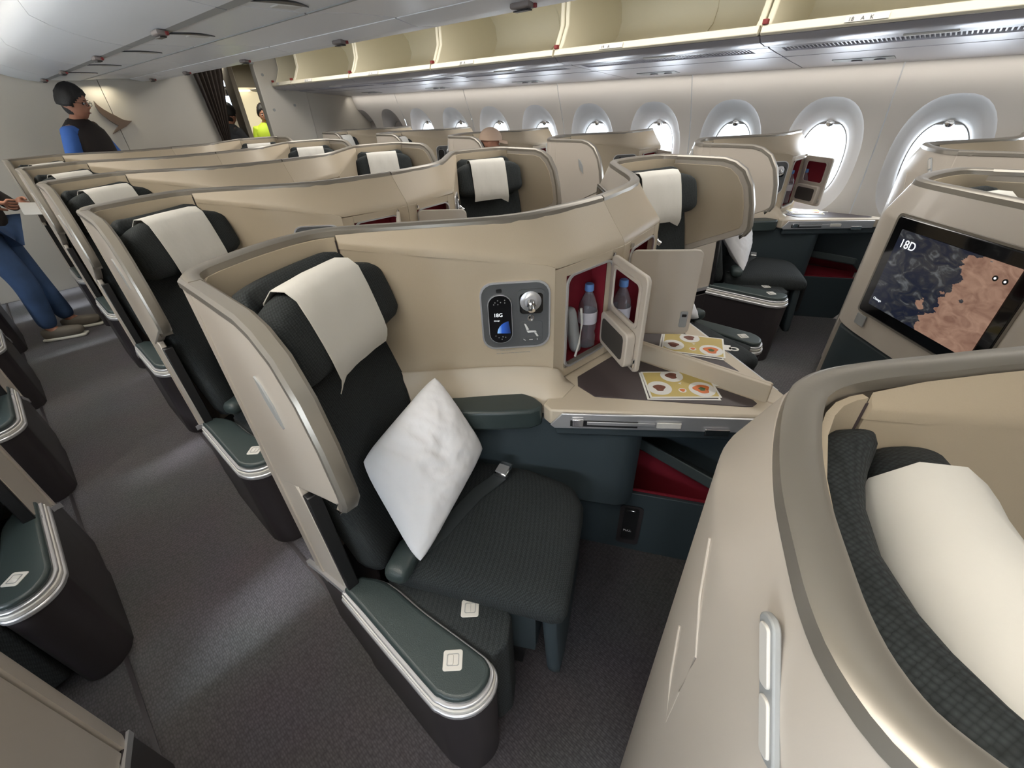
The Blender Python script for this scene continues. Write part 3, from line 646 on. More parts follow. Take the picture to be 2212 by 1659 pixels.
    def switch(o, ex, s=.046):
        ex = Vector(ex).normalized(); ey = up.cross(ex); w = .046; o = Vector(o)
        a = mesh_obj('release_plate', *plate(o, ex, ey, rrect(w, w, .006), .0025), M['plate'], R, bevel=0.0012)
        mesh_obj('release_frame', *ring_plate(o + ex * .009 + ey * .010, ex, ey, rrect(.029, .027, .004), [(x * .88 + .0017, y * .88 + .0016) for x, y in rrect(.029, .027, .004)], .0035), M['greyp'], a)
        mesh_obj('release_button', *plate(o + ex * .012 + ey * .012, ex, ey, rrect(.013, .022, .003), .0045), M['plate'], a, bevel=0.001)
    switch((.203, .447, .4515), (.05, -.052, 0)); switch((.317, .508, .4465), (.042, -.046, 0))
    # woven wedge between pad and cushion
    WG = [(.262, .76), (.268, .62), (.296, .43), (.305, .383), (.35, .375), (.405, .412), (.415, .44), (.37, .62), (.30, .76)]
    mesh_obj('seat_wedge', *prism(WG, .06, .445), M['weave'], R, bevel=0.008, seg=3)
    # seat cushion with leg rest
    c0 = Vector((.255, .735, 0)) + rr * .235 + d * .245
    def cush(p):
        f_ = max(0, p.y) / .25; q = Vector(p)
        if p.z > 0: q.z -= .010 * (abs(p.x) / .235) ** 3; q.z -= 0.012 * f_ ** 4
        k = max(0, p.x - .12) * max(0, p.y - .05); q.x -= k * 1.6; q.y -= k * 1.9
        return q
    mesh_obj('seat_cushion', *rbox(c0 + up * .462, rr, d, up, .235, .250, .048, .035, 10, cush), M['weave'], R, smooth=70)
    mesh_obj('seat_pan', *rbox(c0 - d * .03 + up * .30, rr, d, up, .205, .20, .115, .02, 3), M['teal'], R, smooth=60)
    mesh_obj('leg_rest', *rbox(c0 + d * .212 + up * .275, rr, d + up * .06, up - d * .06, .215, .026, .165, .022, 5), M['teal'], R, smooth=70)
    mesh_obj('seat_pedestal', *rbox(c0 - d * .04 + up * .10, rr, d, up, .17, .16, .10, .02, 2), M['black'], R)
    # backrest, reclined a little, with a raised rim behind the headrest
    e = (up * .970 - d * .245).normalized(); g = (d * .970 + up * .245).normalized()
    b0 = Vector((.255, .735, .44)) + rr * .243 - d * .035
    def back(p):
        q = Vector(p); s = abs(p.x) / .235; q.y += .030 * s ** 3 * (1 if p.y > -0.02 else .3); t = (p.z + .32) / .70
        if t > 0.75: q.x *= 1 - .10 * (t - .75) / .4
        return q
    mesh_obj('backrest', *rbox(b0 + e * .345 - g * .035, rr, g, e, .232, .045, .345, .04, 9, back), M['weave'], R, smooth=70)
    mesh_obj('backrest_crown', *rbox(b0 + e * .700 - g * .044 + rr * .000, rr, g, e, .192, .036, .118, .030, 9, lambda p: Vector((p.x * (1 - .16 * max(0, p.z / .118) ** 2), p.y + .062 * (p.x / .188) ** 2, p.z))), M['weave'], R, smooth=70)
    # headrest: wraps forward at both ends
    hc = b0 + e * .692 + g * .062 - rr * .006
    def head(p):
        q = Vector(p); q.y += .55 * p.x ** 2 - .25 * p.z * (1 if p.z > 0 else 0) * .3; s = abs(p.x) / .195
        q.z *= 1 - .22 * s ** 2.5; q.z -= .012 * s ** 2; return q
    mesh_obj('headrest', *rbox(hc, rr, g, e, .215, .046, .103, .042, 10, head), M['weave'], R, smooth=70)
    prof = [(-.062, .00), (-.062, .05), (-.050, .090), (-.012, .112), (.026, .104), (.046, .080), (.051, .03), (.052, -.02), (.051, -.065), (.047, -.095), (.036, -.115), (.024, -.130)]
    rg = []
    for i in range(11):
        x = -.108 + .226 * i / 10; r_ = []
        for j, (a, b_) in enumerate(prof):
            w = .0015 * math.sin(i * 1.7 + j * .9); low = -.030 * max(0, (2 - i) / 2.5) if j >= len(prof) - 3 else 0
            r_.append(tuple(hc + rr * x + g * (a + .55 * x * x + w) + e * (b_ - .02 * abs(x) + low)))
        for j in range(len(prof) - 1, -1, -1):
            a, b_ = prof[j]; w = .0015 * math.sin(i * 1.7 + j * .9); low = -.030 * max(0, (2 - i) / 2.5) if j >= len(prof) - 3 else 0
            s_ = .94; r_.append(tuple(hc + rr * x + g * (a * s_ + .55 * x * x + w) + e * (b_ * .985 - .02 * abs(x) + low)))
        rg.append(r_)
    mesh_obj('headrest_cover', *loft(rg), M['linen'], R, smooth=60, label='white linen cover over the middle of the headrest')
    # seat belt
    pth = [(.30, .735, .508), (.37, .70, .512), (.446, .700, .514), (.52, .712, .514), (.60, .722, .514), (.665, .716, .514), (.70, .714, .516)]
    mesh_obj('seat_belt', *ribbon(pth, [(0.004, .024, 0)] * 7, .003), M['strap'], R)
    mesh_obj('belt_airbag', *rbox((.300, .700, .528), (.9, .44, 0), (-.44, .9, 0), (0, 0, 1), .060, .034, .028, .024, 4), M['leather'], R, smooth=70)
    bk = mesh_obj('belt_buckle', *rbox((.715, .716, .530), (.75, .2, .1), (-.2, .75, 0), (0, 0, 1), .028, .023, .011, .007, 3), M['chrome'], R, smooth=50)
    mesh_obj('buckle_flap', *rbox((.708, .714, .5415), (.75, .2, .1), (-.2, .75, 0), (0, 0, 1), .017, .019, .003, .002, 1), M['silver'], bk)
    # padded console armrest
    CA = [(.640, .905), (.700, .930), (.780, .850), (.832, .795), (.850, .735), (.852, .690), (.842, .655), (.822, .640), (.785, .655), (.720, .725), (.650, .810)]
    mesh_obj('console_armrest', *prism(CA, .690, .762), M['leather'], R, bevel=0.010, seg=3)
    # ledge moulding between side wall, armrest and table
    LG_hi = [(.600, 1.030), (.660, .968), (.725, .903), (.790, .839), (.860, .770), (.925, .706), (.960, .684)]
    LG_mid = [(.597, 1.005), (.655, .945), (.715, .885), (.785, .820), (.850, .755), (.905, .690), (.945, .655)]
    LG_lo = [(.590, .985), (.650, .925), (.705, .868), (.770, .805), (.838, .735), (.86, .665), (.90, .62)]
    rg = []
    LZ = [.846, .846, .846, .846, .842, .832, .815, .778]; LG_hi.append((.990, .678)); LG_mid.append((.985, .660)); LG_lo.append((.98, .63))
    for (a, b_), (m1, m2), (c, e_), hz_ in zip(LG_hi, LG_mid, LG_lo, LZ): rg.append([(a, b_, hz_), (a, b_, hz_ - .006), (m1, m2, .762 + (hz_ - .762) * .42), (c, e_, .7635), (c, e_, .70), (a + .01, b_ + .01, .70)])
    mesh_obj('ledge', *loft(rg), M['ledge'], R, smooth=60)
    # table slab, inlay, silver tray front
    TB = [(.828, .612), (1.172, .140), (1.2695, .006), (1.2695, .700), (.955, .70), (.90, .66), (.838, .648)]
    mesh_obj('console_table', *prism(TB, .705, .761), M['ledge'], R, bevel=0.006)
    mesh_obj('table_inlay', *prism([(.968, .545), (.985, .620), (1.03, .652), (1.250, .628), (1.250, .165), (1.238, .150), (1.215, .155), (1.20, .172)], .7605, .763), M['inlay'], R, bevel=0.001)
    a = Vector((.828, .612, 0)); t = (Vector((1.172, .140, 0)) - a).normalized(); n = Vector((-t.y, t.x, 0)) * -1; n = n if n.x < 0 else -n
    tr = mesh_obj('tray_front', *plate(a + up * .700 + n * .002, t * 1, up, [(0, .018), (.03, .048), (.62, .046), (.62, .004), (.02, .0)] if False else [(0.0, .012), (.035, .056), (.60, .054), (.60, .004), (.012, .0)], .008, -.008 if t.cross(up).dot(n) < 0 else 0), M['silver'], R, bevel=0.002)
    k = 1 if t.cross(up).dot(n) > 0 else -1
    def onfront(name, s0, s1, z0, z1, th, m, base=.004, **kw):
        return mesh_obj(name, *plate(a + up * .700 + n * (.002 + base + .006), t, up, [(s0, z0), (s1, z0), (s1, z1), (s0, z1)], th * k), M[m], tr, **kw)
    onfront('tray_slot', .06, .26, .012, .034, .0015, 'black'); onfront('tray_catch', .065, .10, .013, .040, .006, 'chrome', bevel=.002); onfront('tray_guide', .11, .31, .020, .032, .004, 'silver', bevel=.001)
    onfront('tray_marker', .315, .385, .016, .036, .005, 'plate', bevel=.0015); onfront('tray_latch', .455, .525, -.006, .018, .007, 'chrome', bevel=.002)
    mesh_obj('table_underside', *prism([(.84, .60), (1.18, .135), (1.2695, .02), (1.2695, .66), (.95, .66)], .66, .706), M['teal'], R, bevel=.01)
    mesh_obj('console_back', *prism([(1.264, .01), (1.2695, .01), (1.2695, .70), (1.264, .70)], .36, .70), M['teal'], R)
    # shelf under the slanted back for the seat behind (foot well)
    mesh_obj('foot_well', *prism([(.50, 1.205), (.545, 1.195), (.60, 1.150), (.72, 1.040), (.90, .885), (1.2695, .80), (1.2695, .70), (.97, .69), (.78, .83), (.60, 1.01), (.50, 1.14)], 0.0, .755), M['teal'], R, bevel=.01)
    # under-table body: curved panel plus storage bin with raised lid
    CP = [(.70, .90), (.752, .800), (.800, .715), (.850, .640), (.905, .560), (.945, .485), (.975, .430), (1.005, .405), (1.04, .402), (1.075, .425), (1.09, .47), (1.09, .74), (.80, .86)]
    mesh_obj('console_body', *prism(CP, .33, .705), M['teal'], R, bevel=.008)
    mesh_obj('lower_body', *prism([(.70, .90), (.80, .72), (.90, .66), (.985, .64), (1.0, .74), (.80, .86)], 0.0, .335), M['teal'], R, bevel=.006)
    s0 = Vector((.955, .655, 0)); s1 = Vector((1.225, .10, 0)); st = (s1 - s0).normalized()
    sf = mesh_obj('storage_front', *prism([(.955, .655), (1.225, .10), (1.238, .107), (.970, .662)], 0.0, .325), M['teal'], R, bevel=.003)
    ns = Vector((st.y, -st.x, 0)); ns = ns if ns.x < 0 else -ns
    kk = 1 if st.cross(up).dot(ns) > 0 else -1
    def onst(name, s_, w, z0, h, th, m, par, lift=0.0, **kw): return mesh_obj(name, *plate(s0 + st * s_ + up * z0 + ns * (.002 + lift), st, up, rrect(w, h, min(w, h) * .2), th * kk, 0), M[m], par, **kw)
    lt = onst('latch_panel', .235, .085, .04, .22, .003, 'base', sf); onst('latch_pull', .250, .055, .07, .18, .003, 'black', sf, .003)
    text('latch_lettering', 'PULL', .014, s0 + st * .257 + up * .12 + ns * .0085, st * 1, up, M['white'], sf)
    mesh_obj('latch_ring', *tube([s0 + st * .257 + up * .232 + ns * .006, s0 + st * .270 + up * .242 + ns * .010, s0 + st * .290 + up * .240 + ns * .010], .0016, 6), M['chrome'], sf)
    mesh_obj('storage_lining', *join(prism([(.985, .640), (1.2695, .640), (1.2695, .655), (.98, .655)], .05, .34), prism([(1.258, .12), (1.2695, .12), (1.2695, .65), (1.258, .65)], .05, .365), prism([(.985, .64), (1.235, .12), (1.26, .12), (1.26, .64)], .05, .07), prism([(.9735, .655), (1.240, .108), (1.244, .112), (.979, .659)], .05, .33)), M['red'], R)
    ld = Vector((1.262, .10, .335)); ly = Vector((-.0, 1, 0)); lx = Vector((-.30, 0, .20))
    v, f = prism([(1.264, .09), (1.264, .50), (1.172, .475), (1.132, .135)], [.370, .380, .452, .452], [.403, .413, .502, .500])
    lid = mesh_obj('storage_lid', v, f, M['greyteal'], R, bevel=.006)
    mesh_obj('lid_lining', *prism([(1.258, .10), (1.258, .49), (1.178, .465), (1.142, .145)], [.364, .374, .446, .446], [.3705, .3805, .4525, .4525]), M['red'], lid)
    # side cabinet
    def onf(x, y_off=0): return .688 - .115 * (x - .960) + y_off
    cf = [(.955, .692), (.998, .684), (1.214, .662), (1.2695, .656)]
    v, f = join(prism([(.946, .694), (.996, .686), (.996, .706), (.955, .712)], .765, 1.142), prism([(1.214, .663), (1.2695, .656), (1.2695, .678), (1.214, .683)], .765, 1.142), prism([(.996, .686), (1.214, .663), (1.214, .683), (.996, .706)], 1.112, 1.142), prism([(.996, .686), (1.214, .663), (1.214, .683), (.996, .706)], .765, .802))
    cb = mesh_obj('cabinet_front', v, f, M['beige'], R, smooth=30, bevel=.002)
    fx = Vector((1.214 - .996, .663 - .686, 0)).normalized()
    wcab = (Vector((1.214, .663, 0)) - Vector((.996, .686, 0))).length
    out = rrect(wcab + .006, .316, .03, 5); inn = [(x * (1 - .012 / wcab) + .006, y * .965 + .0055) for x, y in out]
    mesh_obj('cabinet_trim', *ring_plate(Vector((.993, .684, .799)), fx, up, out, inn, .006, -.002), M['silver'], cb)
    mesh_obj('cabinet_lining', *join(prism([(1.0, .70), (1.214, .68), (1.2695, .680), (1.2695, .74), (1.0, .762), (.94, .775), (.95, .712)], .79, .806), prism([(.93, .775), (1.0, .757), (1.12, .742), (1.26, .735), (1.26, .742), (1.12, .750), (1.0, .766), (.93, .784)], .80, 1.135), prism([(1.214, .684), (1.226, .684), (1.226, .74), (1.214, .74)], .80, 1.13), prism([(.955, .712), (.962, .712), (.962, .775), (.955, .775)], .80, 1.13)), M['red'], cb, smooth=0)
    mesh_obj('cabinet_sill', *prism([(.998, .682), (1.213, .660), (1.213, .672), (.998, .694)], .800, .812), M['rim'], cb)
    # open door with vanity mirror and pocket
    h = Vector((1.212, .658, .822)); dv = Vector((1.072 - 1.212, .463 - .658, 0)).normalized()
    DN = dv.cross(up); wd = .235; hd = .308
    dr = mesh_obj('cabinet_door', *plate(h, dv, up, rrect(wd, hd, .022, 5), .014, -.007), M['beige_out'], R, bevel=.003)
    sgn = 1 if DN.dot(Vector((0, 0, 1.55)) - Vector((0, 0, 1.55)) + (Vector((0, 0, 0)) - h)) > 0 else -1
    def ond(name, x, z, w, hh, r, th, lift, m, par=None, pts=None, **kw):
        P_ = pts or rrect(w, hh, r, 4); return mesh_obj(name, *plate(h + dv * x + up * z + DN * sgn * (.0072 + lift), dv, up, P_, th * sgn), M[m], par or dr, **kw)
    ond('door_mirror', .035, .150, .165, .125, .012, .0015, 0, 'mirror')
    o_ = rrect(.185, .145, .018, 4); i_ = [(x * .892 + .010, y * .862 + .010) for x, y in o_]
    mesh_obj('mirror_frame', *ring_plate(h + dv * .025 + up * .140 + DN * sgn * .0072, dv, up, o_, i_, .005 * sgn), M['beige_out'], dr, bevel=.001)
    ond('door_pocket', .02, .012, .195, .118, .02, .030, 0, 'beige_out', bevel=.004)
    ond('pocket_net', .038, .030, .155, .082, .015, .0015, .030, 'smoke')
    ond('door_catch', .218, .020, .010, .03, .003, .008, 0, 'chrome')
    mesh_obj('door_handle', *plate(h + dv * .195 + up * .03 - DN * sgn * .0072, dv, up, rrect(.026, .062, .006), -.004 * sgn), M['greyp'], dr, bevel=.0015)
    mesh_obj('handle_notch', *plate(h + dv * .200 + up * .072 - DN * sgn * .0112, dv, up, rrect(.016, .010, .002), -.0015 * sgn), M['black'], dr)
    mesh_obj('door_hinge', *lathe(h + up * .30, up, [(.001, 0), (.006, 0), (.006, .012), (.001, .012)], 10), M['chrome'], R)
    # divider along the centre line on top of the table
    mesh_obj('table_divider', *prism([(1.258, .640), (1.2695, .640), (1.2695, .135), (1.262, .130), (1.258, .140)], .755, [.826, .826, .823, .820, .823]), M['ledge'], R, bevel=.003)
    # control panel on the side wall
    wx = Vector((.93 - .79, .707 - .845, 0)).normalized(); wz = up; wn_ = wx.cross(wz)
    po = Vector((.7905, .8445, .915)) + Vector((.001, -.001, 0)); po = Vector((.793, .842, .912)); face = -1 if wn_.dot(Vector((-1, -1, 0))) < 0 else 1
    def onp(name, x, z, w, hh, r, th, lift, m, par, k=5, **kw): return mesh_obj(name, *plate(po + wx * x + wz * z + wn_ * face * lift, wx, wz, rrect(w, hh, r, k), th * face), M[m], par, **kw)
    cp = onp('control_panel', 0, 0, .198, .205, .036, .005, 0, 'grey', R, bevel=.0015)
    o_ = rrect(.204, .211, .039, 5); i_ = [(x * .955 + .0046, y * .955 + .0047) for x, y in o_]
    mesh_obj('panel_rim', *ring_plate(po - wx * .003 - wz * .003, wx, wz, o_, i_, .0062 * face), M['silver'], cp)
    hs = onp('handset', .020, .022, .066, .150, .030, .010, .004, 'gloss', cp)
    o_ = rrect(.070, .154, .032, 5); i_ = [(x * .93 + .0024, y * .965 + .0027) for x, y in o_]
    mesh_obj('handset_rim', *ring_plate(po + wx * .018 + wz * .020, wx, wz, o_, i_, .0125 * face), M['silver'], cp)
    onp('handset_notch', .045, .178, .016, .010, .003, .003, .005, 'black', cp)
    onp('lamp_recess', .108, .108, .074, .074, .012, .002, .005, 'gloss', cp)
    o_ = rrect(.078, .078, .014, 4); i_ = [(x * .88 + .0047, y * .82 + .003) for x, y in o_]
    mesh_obj('lamp_frame', *ring_plate(po + wx * .106 + wz * .106, wx, wz, o_, i_, .010 * face, 0), M['grey'], cp)
    lc = po + wx * .143 + wz * .148 + wn_ * face * .007
    mesh_obj('reading_lamp', *lathe(lc, wn_ * face, [(.001, 0), (.030, 0), (.031, .004), (.022, .006), (.018, .010), (.001, .010)], 28), M['silver'], cp)
    mesh_obj('lamp_stem', *lathe(lc + wn_ * face * .008, (wn_ * face * .8 - wz * .5).normalized(), [(.001, 0), (.013, 0), (.013, .012), (.009, .016), (.010, .030), (.001, .031)], 20), M['chrome'], cp)
    mesh_obj('call_button', *lathe(po + wx * .143 + wz * .095 + wn_ * face * .005, wn_ * face, [(.001, .002), (.006, .003), (.0065, .001), (.0085, .001), (.009, .004), (.0102, .004), (.0105, 0), (.001, 0)], 20), M['chrome'], cp)
    sc = onp('seat_controls', .110, .016, .068, .068, .010, .0015, .005, 'grey', cp, bevel=.0006)
    def on2(name, pts, m, lift=.0068, th=.0015): return mesh_obj(name, *plate(po + wn_ * face * lift, wx, wz, pts, th * face), M[m], sc)
    on2('seat_icon', [(.123, .077), (.128, .076), (.137, .058), (.130, .056)], 'white'); on2('seat_icon', [(.130, .054), (.157, .053), (.160, .048), (.134, .047)], 'white'); on2('seat_icon', [(.153, .046), (.159, .046), (.166, .034), (.161, .033)], 'white')
    for bx in (.114, .134, .154): on2('preset_button', [(bx, .018), (bx + .017, .018), (bx + .017, .030), (bx, .030)], 'grey', .0064, .001)
    on2('preset_icon', [(.119, .027), (.121, .027), (.127, .022), (.124, .022)], 'white', .0078); on2('preset_icon', [(.137, .023), (.148, .023), (.148, .0245), (.137, .0245)], 'white', .0078); on2('preset_icon', [(.161, .021), (.1625, .021), (.1625, .027), (.161, .027)], 'white', .0078)
    # entertainment screen on the slanted back, for the row behind
    q0 = Vector((.572, 1.186, 0)); q1 = Vector((.905, .886, 0)); sx = (q1 - q0).normalized(); sn = sx.cross(up); sn = sn if sn.y > 0 else -sn
    # stand the screen on the outer face, .006 proud
    A_ = Vector((.592, 1.162, .850)) + sn * .0; base_line = Vector((.76, .970, 0)) + nrm(48, PATH) * .045
    A_ = base_line + (-sx) * .232 + up * .862; sx = Vector((.743, -.669, 0)); sk = 1 if sx.cross(up).dot(sn) > 0 else -1
    def ons(name, x, z, w, hh, r, th, lift, m, par, uv=None, **kw):
        v_, f_ = plate(A_ + sx * x + up * z + sn * lift, sx, up, rrect(w, hh, r, 4), th * sk)
        return mesh_obj(name, v_, f_, M[m], par, uv=uv, **kw)
    sr = ons('screen', 0, 0, .46, .325, .012, .012, .0, 'gloss', R, bevel=.003)
    P_ = rrect(.39, .255, .003, 4)
    v_, f_ = plate(A_ + sx * .035 + up * .035 + sn * .0135, sx, up, P_, .0008 * sk)
    mesh_obj('display', v_, f_, M['map'], sr, uv=[(x / .39, y / .255) for x, y in P_] * 2)
    o_ = rrect(.476, .341, .016, 4); i_ = [(x * .972 + .0067, y * .962 + .0065) for x, y in o_]
    mesh_obj('screen_surround', *ring_plate(A_ - sx * .008 - up * .008 + sn * .001, sx, up, o_, i_, .008 * sk), M['rim'], sr)
    mesh_obj('screen_release', *plate(A_ + sx * .0 - up * .055 + sn * .003, sx, up, rrect(.045, .04, .004), .004 * sk), M['greyp'], sr, bevel=.001)
    R['cp_data'] = 0
    return R, dict(po=po, wx=wx, wz=wz, wn=wn_ * face, cp=cp, hs=hs, A=A_, sx=sx, sn=sn)
seat0, info = make_seat()
GROUP = 'business class seats in the cabin'
seats = {}
WORD = ['second', 'third', 'fourth', 'fifth', 'sixth']
DESC = {
    'G': ['beige seat shell at the bottom right corner, dark woven headrest inside, seen from above', 'foreground beige and charcoal seat holding the large white pillow', 'seat directly behind the foreground pillow seat, along the left aisle', 'left aisle seat in the third row back from the big pillow', 'left aisle seat four rows back, cover just showing', 'left aisle seat in the last row before the man in the vest'],
    'D': ['beige seat shell with the 18D map screen on its back', 'centre seat with winged shell right of the open cabinets, white pillow behind the door', 'winged centre seat directly behind the foreground cabinets, white headrest cover facing us', 'centre seat with white headrest cover, third row, right of the middle', 'centre seat two rows before the last, small white cover', 'centre seat in the last row near the doorway'],
    'A': ['window seat shell at the right edge under the nearest window, behind the 18D screen', 'window seat with pillow and open mirror door in front of the bright window', 'window seat with open red cabinet below the third bright window', 'window seat where the passenger in the tan cap sits', 'window seat two rows behind the tan cap', 'window seat in the last row by the closed blinds'],
    'K': ['', 'beige side panel of the seat in the bottom left corner', 'left window seat with leather arm pad and silver band, nearest on the left edge', 'left window seat with silver edged arm pad, second up the left edge', 'left window seat third up the left edge', 'left window seat beyond the man in jeans'],
}
OFF = Vector((0, 0, 0))
first = True
for row in range(17, 23):
    for L, x, mir, dy in (('G', .6, 1, 0), ('D', 2 * CX - .6, -1, 0), ('A', 3.37, 1, .05), ('K', -.795, -1, -.04)):
        if L == 'K' and row == 17: continue
        s = seat0 if (L == 'G' and row == 18) else copy_tree(seat0)
        s.location = (x, .8 + P * (row - 18) + dy, 0); s.scale = (mir, 1, 1)
        s['label'] = DESC[L][row - 17]; s['category'] = 'seat'; s['group'] = GROUP
        seats[(L, row)] = s
def child(root, name, nth=0):
    c = sorted([o for o in root.children if o.name.split('.')[0] == name], key=lambda o: o.name); return c[nth]
for k, s in seats.items():
    if 'cp_data' in s: del s['cp_data']
    if k[0] == 'A': bpy.data.objects.remove(child(s, 'table_divider'))

for k, s_ in seats.items():
    if k[0] == 'K':
        s_.location.x -= .012; s_.location.y += .02
        for nm in ('aisle_panel', 'panel_guide', 'kick_trim'): child(s_, nm).location.y -= .09

# ------------------------------------------------------------ lettering on the displays
def on_root(root, name, nth=0): return child(root, name, nth)
OFF = ROOT.copy()
I = info
g18 = seats[('G', 18)]; cp = child(g18, 'control_panel'); hs = [c for c in cp.children if c.name.startswith('handset') and 'rim' not in c.name and 'notch' not in c.name][0]
def onpanel(x, z, lift): return I['po'] + I['wx'] * x + up * z + I['wn'] * lift
face = 1 if I['wx'].cross(up).dot(I['wn']) > 0 else -1
text('seat_number_lettering', '18G', .0155, onpanel(.0335, .108, .0146), I['wx'], up, M['glow'], hs)
text('city_lettering', 'Chicago', .0052, onpanel(.034, .094, .0146), I['wx'], up, M['glow'], hs)
k_ = [(.012 * 0 + .075 - .024 + .0, 0)]
arc = [(.083 - .001, .052)] + [(.082 - .040 * math.sin(math.radians(a)), .052 + .040 * math.cos(math.radians(a))) for a in range(8, 91, 6)]
mesh_obj('planet_image', *plate(onpanel(0, 0, .0142), I['wx'], up, arc, .0005 * face), M['earth'], hs, smooth=0)
for dx, dz in ((.040, .152), (.048, .158), (.056, .152), (.048, .146), (.068, .158), (.068, .150), (.036, .146), (.037, .046), (.046, .040), (.055, .034), (.066, .040), (.058, .042)):
    mesh_obj('handset_key', *disc(onpanel(dx, dz, .0141), I['wx'], up, .0017, .0006 * face, k=8), M['greyp'], hs, smooth=0)
lb = text('instruction_lettering', '\u2022\u2022\u2022  \u2022\u2022\u2022\u2022\u2022\u2022  \u2022\u2022\u2022\u2022\u2022\u2022\u2022\u2022\u2022\u2022\u2022\u2022', .007, onpanel(.035, -.014, .001), I['wx'], up, M['greyp'], g18)
lb2 = text('instruction_lettering', 'Store bag and lower table before taxi and landing', .0052, onpanel(.036, -.023, .001), I['wx'], up, M['greyp'], g18)
# 18D screen: text written on the mirrored unit, so it is mirrored back here
d17 = seats[('D', 17)]; sr = child(d17, 'screen'); dsp = [c for c in sr.children if c.name.startswith('display')][0]
A_, sx, sn = I['A'], I['sx'], I['sn']
def text_m(name, body, size, x, z):     # x measured from the viewer's left edge of the display on the mirrored unit
    ob = text(name, body, size, A_ + sx * x + up * z + sn * .0150, sx, up, M['glow'], sr)
    me = ob.data; xs = [(v.co + OFF - A_).dot(sx) for v in me.vertices]; return ob
# on the mirrored copy +sx runs towards the viewer's right as seen from the seat, letters run the same way after mirroring
tm = text('seat_number_lettering', '18D', .036, Vector((0, 0, 0)) + OFF, (1, 0, 0), (0, 1, 0), M['glow'], sr)
tc_ = text('city_lettering', 'Chicago', .011, Vector((0, 0, 0)) + OFF, (1, 0, 0), (0, 1, 0), M['glow'], sr)
for ob, x, z in ((tm, .050, .240), (tc_, .046, .058)):
    for v in ob.data.vertices:
        a, b = v.co.x, v.co.y; v.co = (A_ + sx * (x + a) + up * (z + b) + sn * (.0146 + v.co.z)) - OFF
for dx in (.375, .402):
    mesh_obj('map_button', *disc(A_ + sx * dx + up * .250 + sn * .0145, sx, up, .0075, .0006, k=16), M['black'], sr, smooth=0)
    mesh_obj('map_button_mark', *disc(A_ + sx * dx + up * .250 + sn * .0152, sx, up, .003, .0006, k=12), M['glow'], sr, smooth=0)
OFF = Vector((0, 0, 0))

# ------------------------------------------------------------ loose things
def pillow_mesh(c00, c10, c11, c01, T, seed, n=48):
    """c00..c01 corners in order; puffed on both sides with creases"""
    c = [Vector(q) for q in (c00, c10, c11, c01)]
    nn = (c[1] - c[0]).cross(c[3] - c[0]).normalized(); V = []; F = []
    for side in (1, -1):
        b = len(V)
        for i in range(n + 1):
            for j in range(n + 1):
                s, t = i / n, j / n; S_, T_ = 2 * s - 1, 2 * t - 1
                s2 = .5 + .5 * S_ * (1 - .055 * T_ ** 6); t2 = .5 + .5 * T_ * (1 - .055 * S_ ** 6)
                p = c[0] * (1 - s2) * (1 - t2) + c[1] * s2 * (1 - t2) + c[2] * s2 * t2 + c[3] * (1 - s2) * t2
                k = max(0, (1 - abs(S_) ** 2.6) * (1 - abs(T_) ** 2.6)) ** .62
                w = noise.noise(Vector((S_ * 2.3 + seed, T_ * 2.3, seed))) * .35 + abs(noise.noise(Vector((S_ * 4 + T_ * 3, (T_ - S_) * 1.6 + seed, 3.1)))) * -.45
                cr_ = abs(noise.noise(Vector((S_ * 5 + T_ * 2.2 + seed, (T_ - S_ * .6) * 1.3, 7.7)))) ** .6
                h = T * k * (1 + .35 * w) + .0075 * k ** .4 * (cr_ - .5) + .0015 * noise.noise(Vector((S_ * 12, T_ * 12, seed)))
                V.append(tuple(p + nn * side * (h + .0008)))
        for i in range(n):
            for j in range(n):
                a = b + i * (n + 1) + j; q = (a, a + 1, a + n + 2, a + n + 1); F.append(q if side > 0 else q[::-1])
    m = (n + 1) ** 2
    brd = [i * (n + 1) for i in range(n + 1)] + [n * (n + 1) + j for j in range(1, n + 1)] + [i * (n + 1) + n for i in range(n - 1, -1, -1)] + [j for j in range(n - 1, 0, -1)]
    for a, b_ in zip(brd, brd[1:] + brd[:1]): F.append((a, b_, b_ + m, a + m))
    return V, F
pc = Vector((.485, .775, .70))
pg = 'white pillows on the seats'
pm = mesh_obj('pillow', *pillow_mesh((.316, .655, .520), (.672, .748, .640), (.618, .872, .895), (.334, .874, .758), .062, 2.0), M['pillow'], smooth=70)
pl = empty('pillow_holder', (0, 0, 0)); bpy.data.objects.remove(pl)
tag(pm, 'large creased white pillow standing on its corner in the foreground seat', 'pillow', pg)
def pcopy(x0, y0, mir, label, rz=0):
    c = pm.copy(); COL.objects.link(c); c.scale = (mir, 1, 1); c.location = (x0, y0, 0); c['label'] = label; return c
pcopy(2.77, .05, 1, 'white pillow on the window seat beside the open mirror door')
pcopy(2 * CX, 0, -1, 'white pillow half hidden behind the plain open cabinet door')
p4 = pcopy(0.02, P - .03, 1, 'white pillow on the second aisle seat, only a corner showing left of the foreground shell')
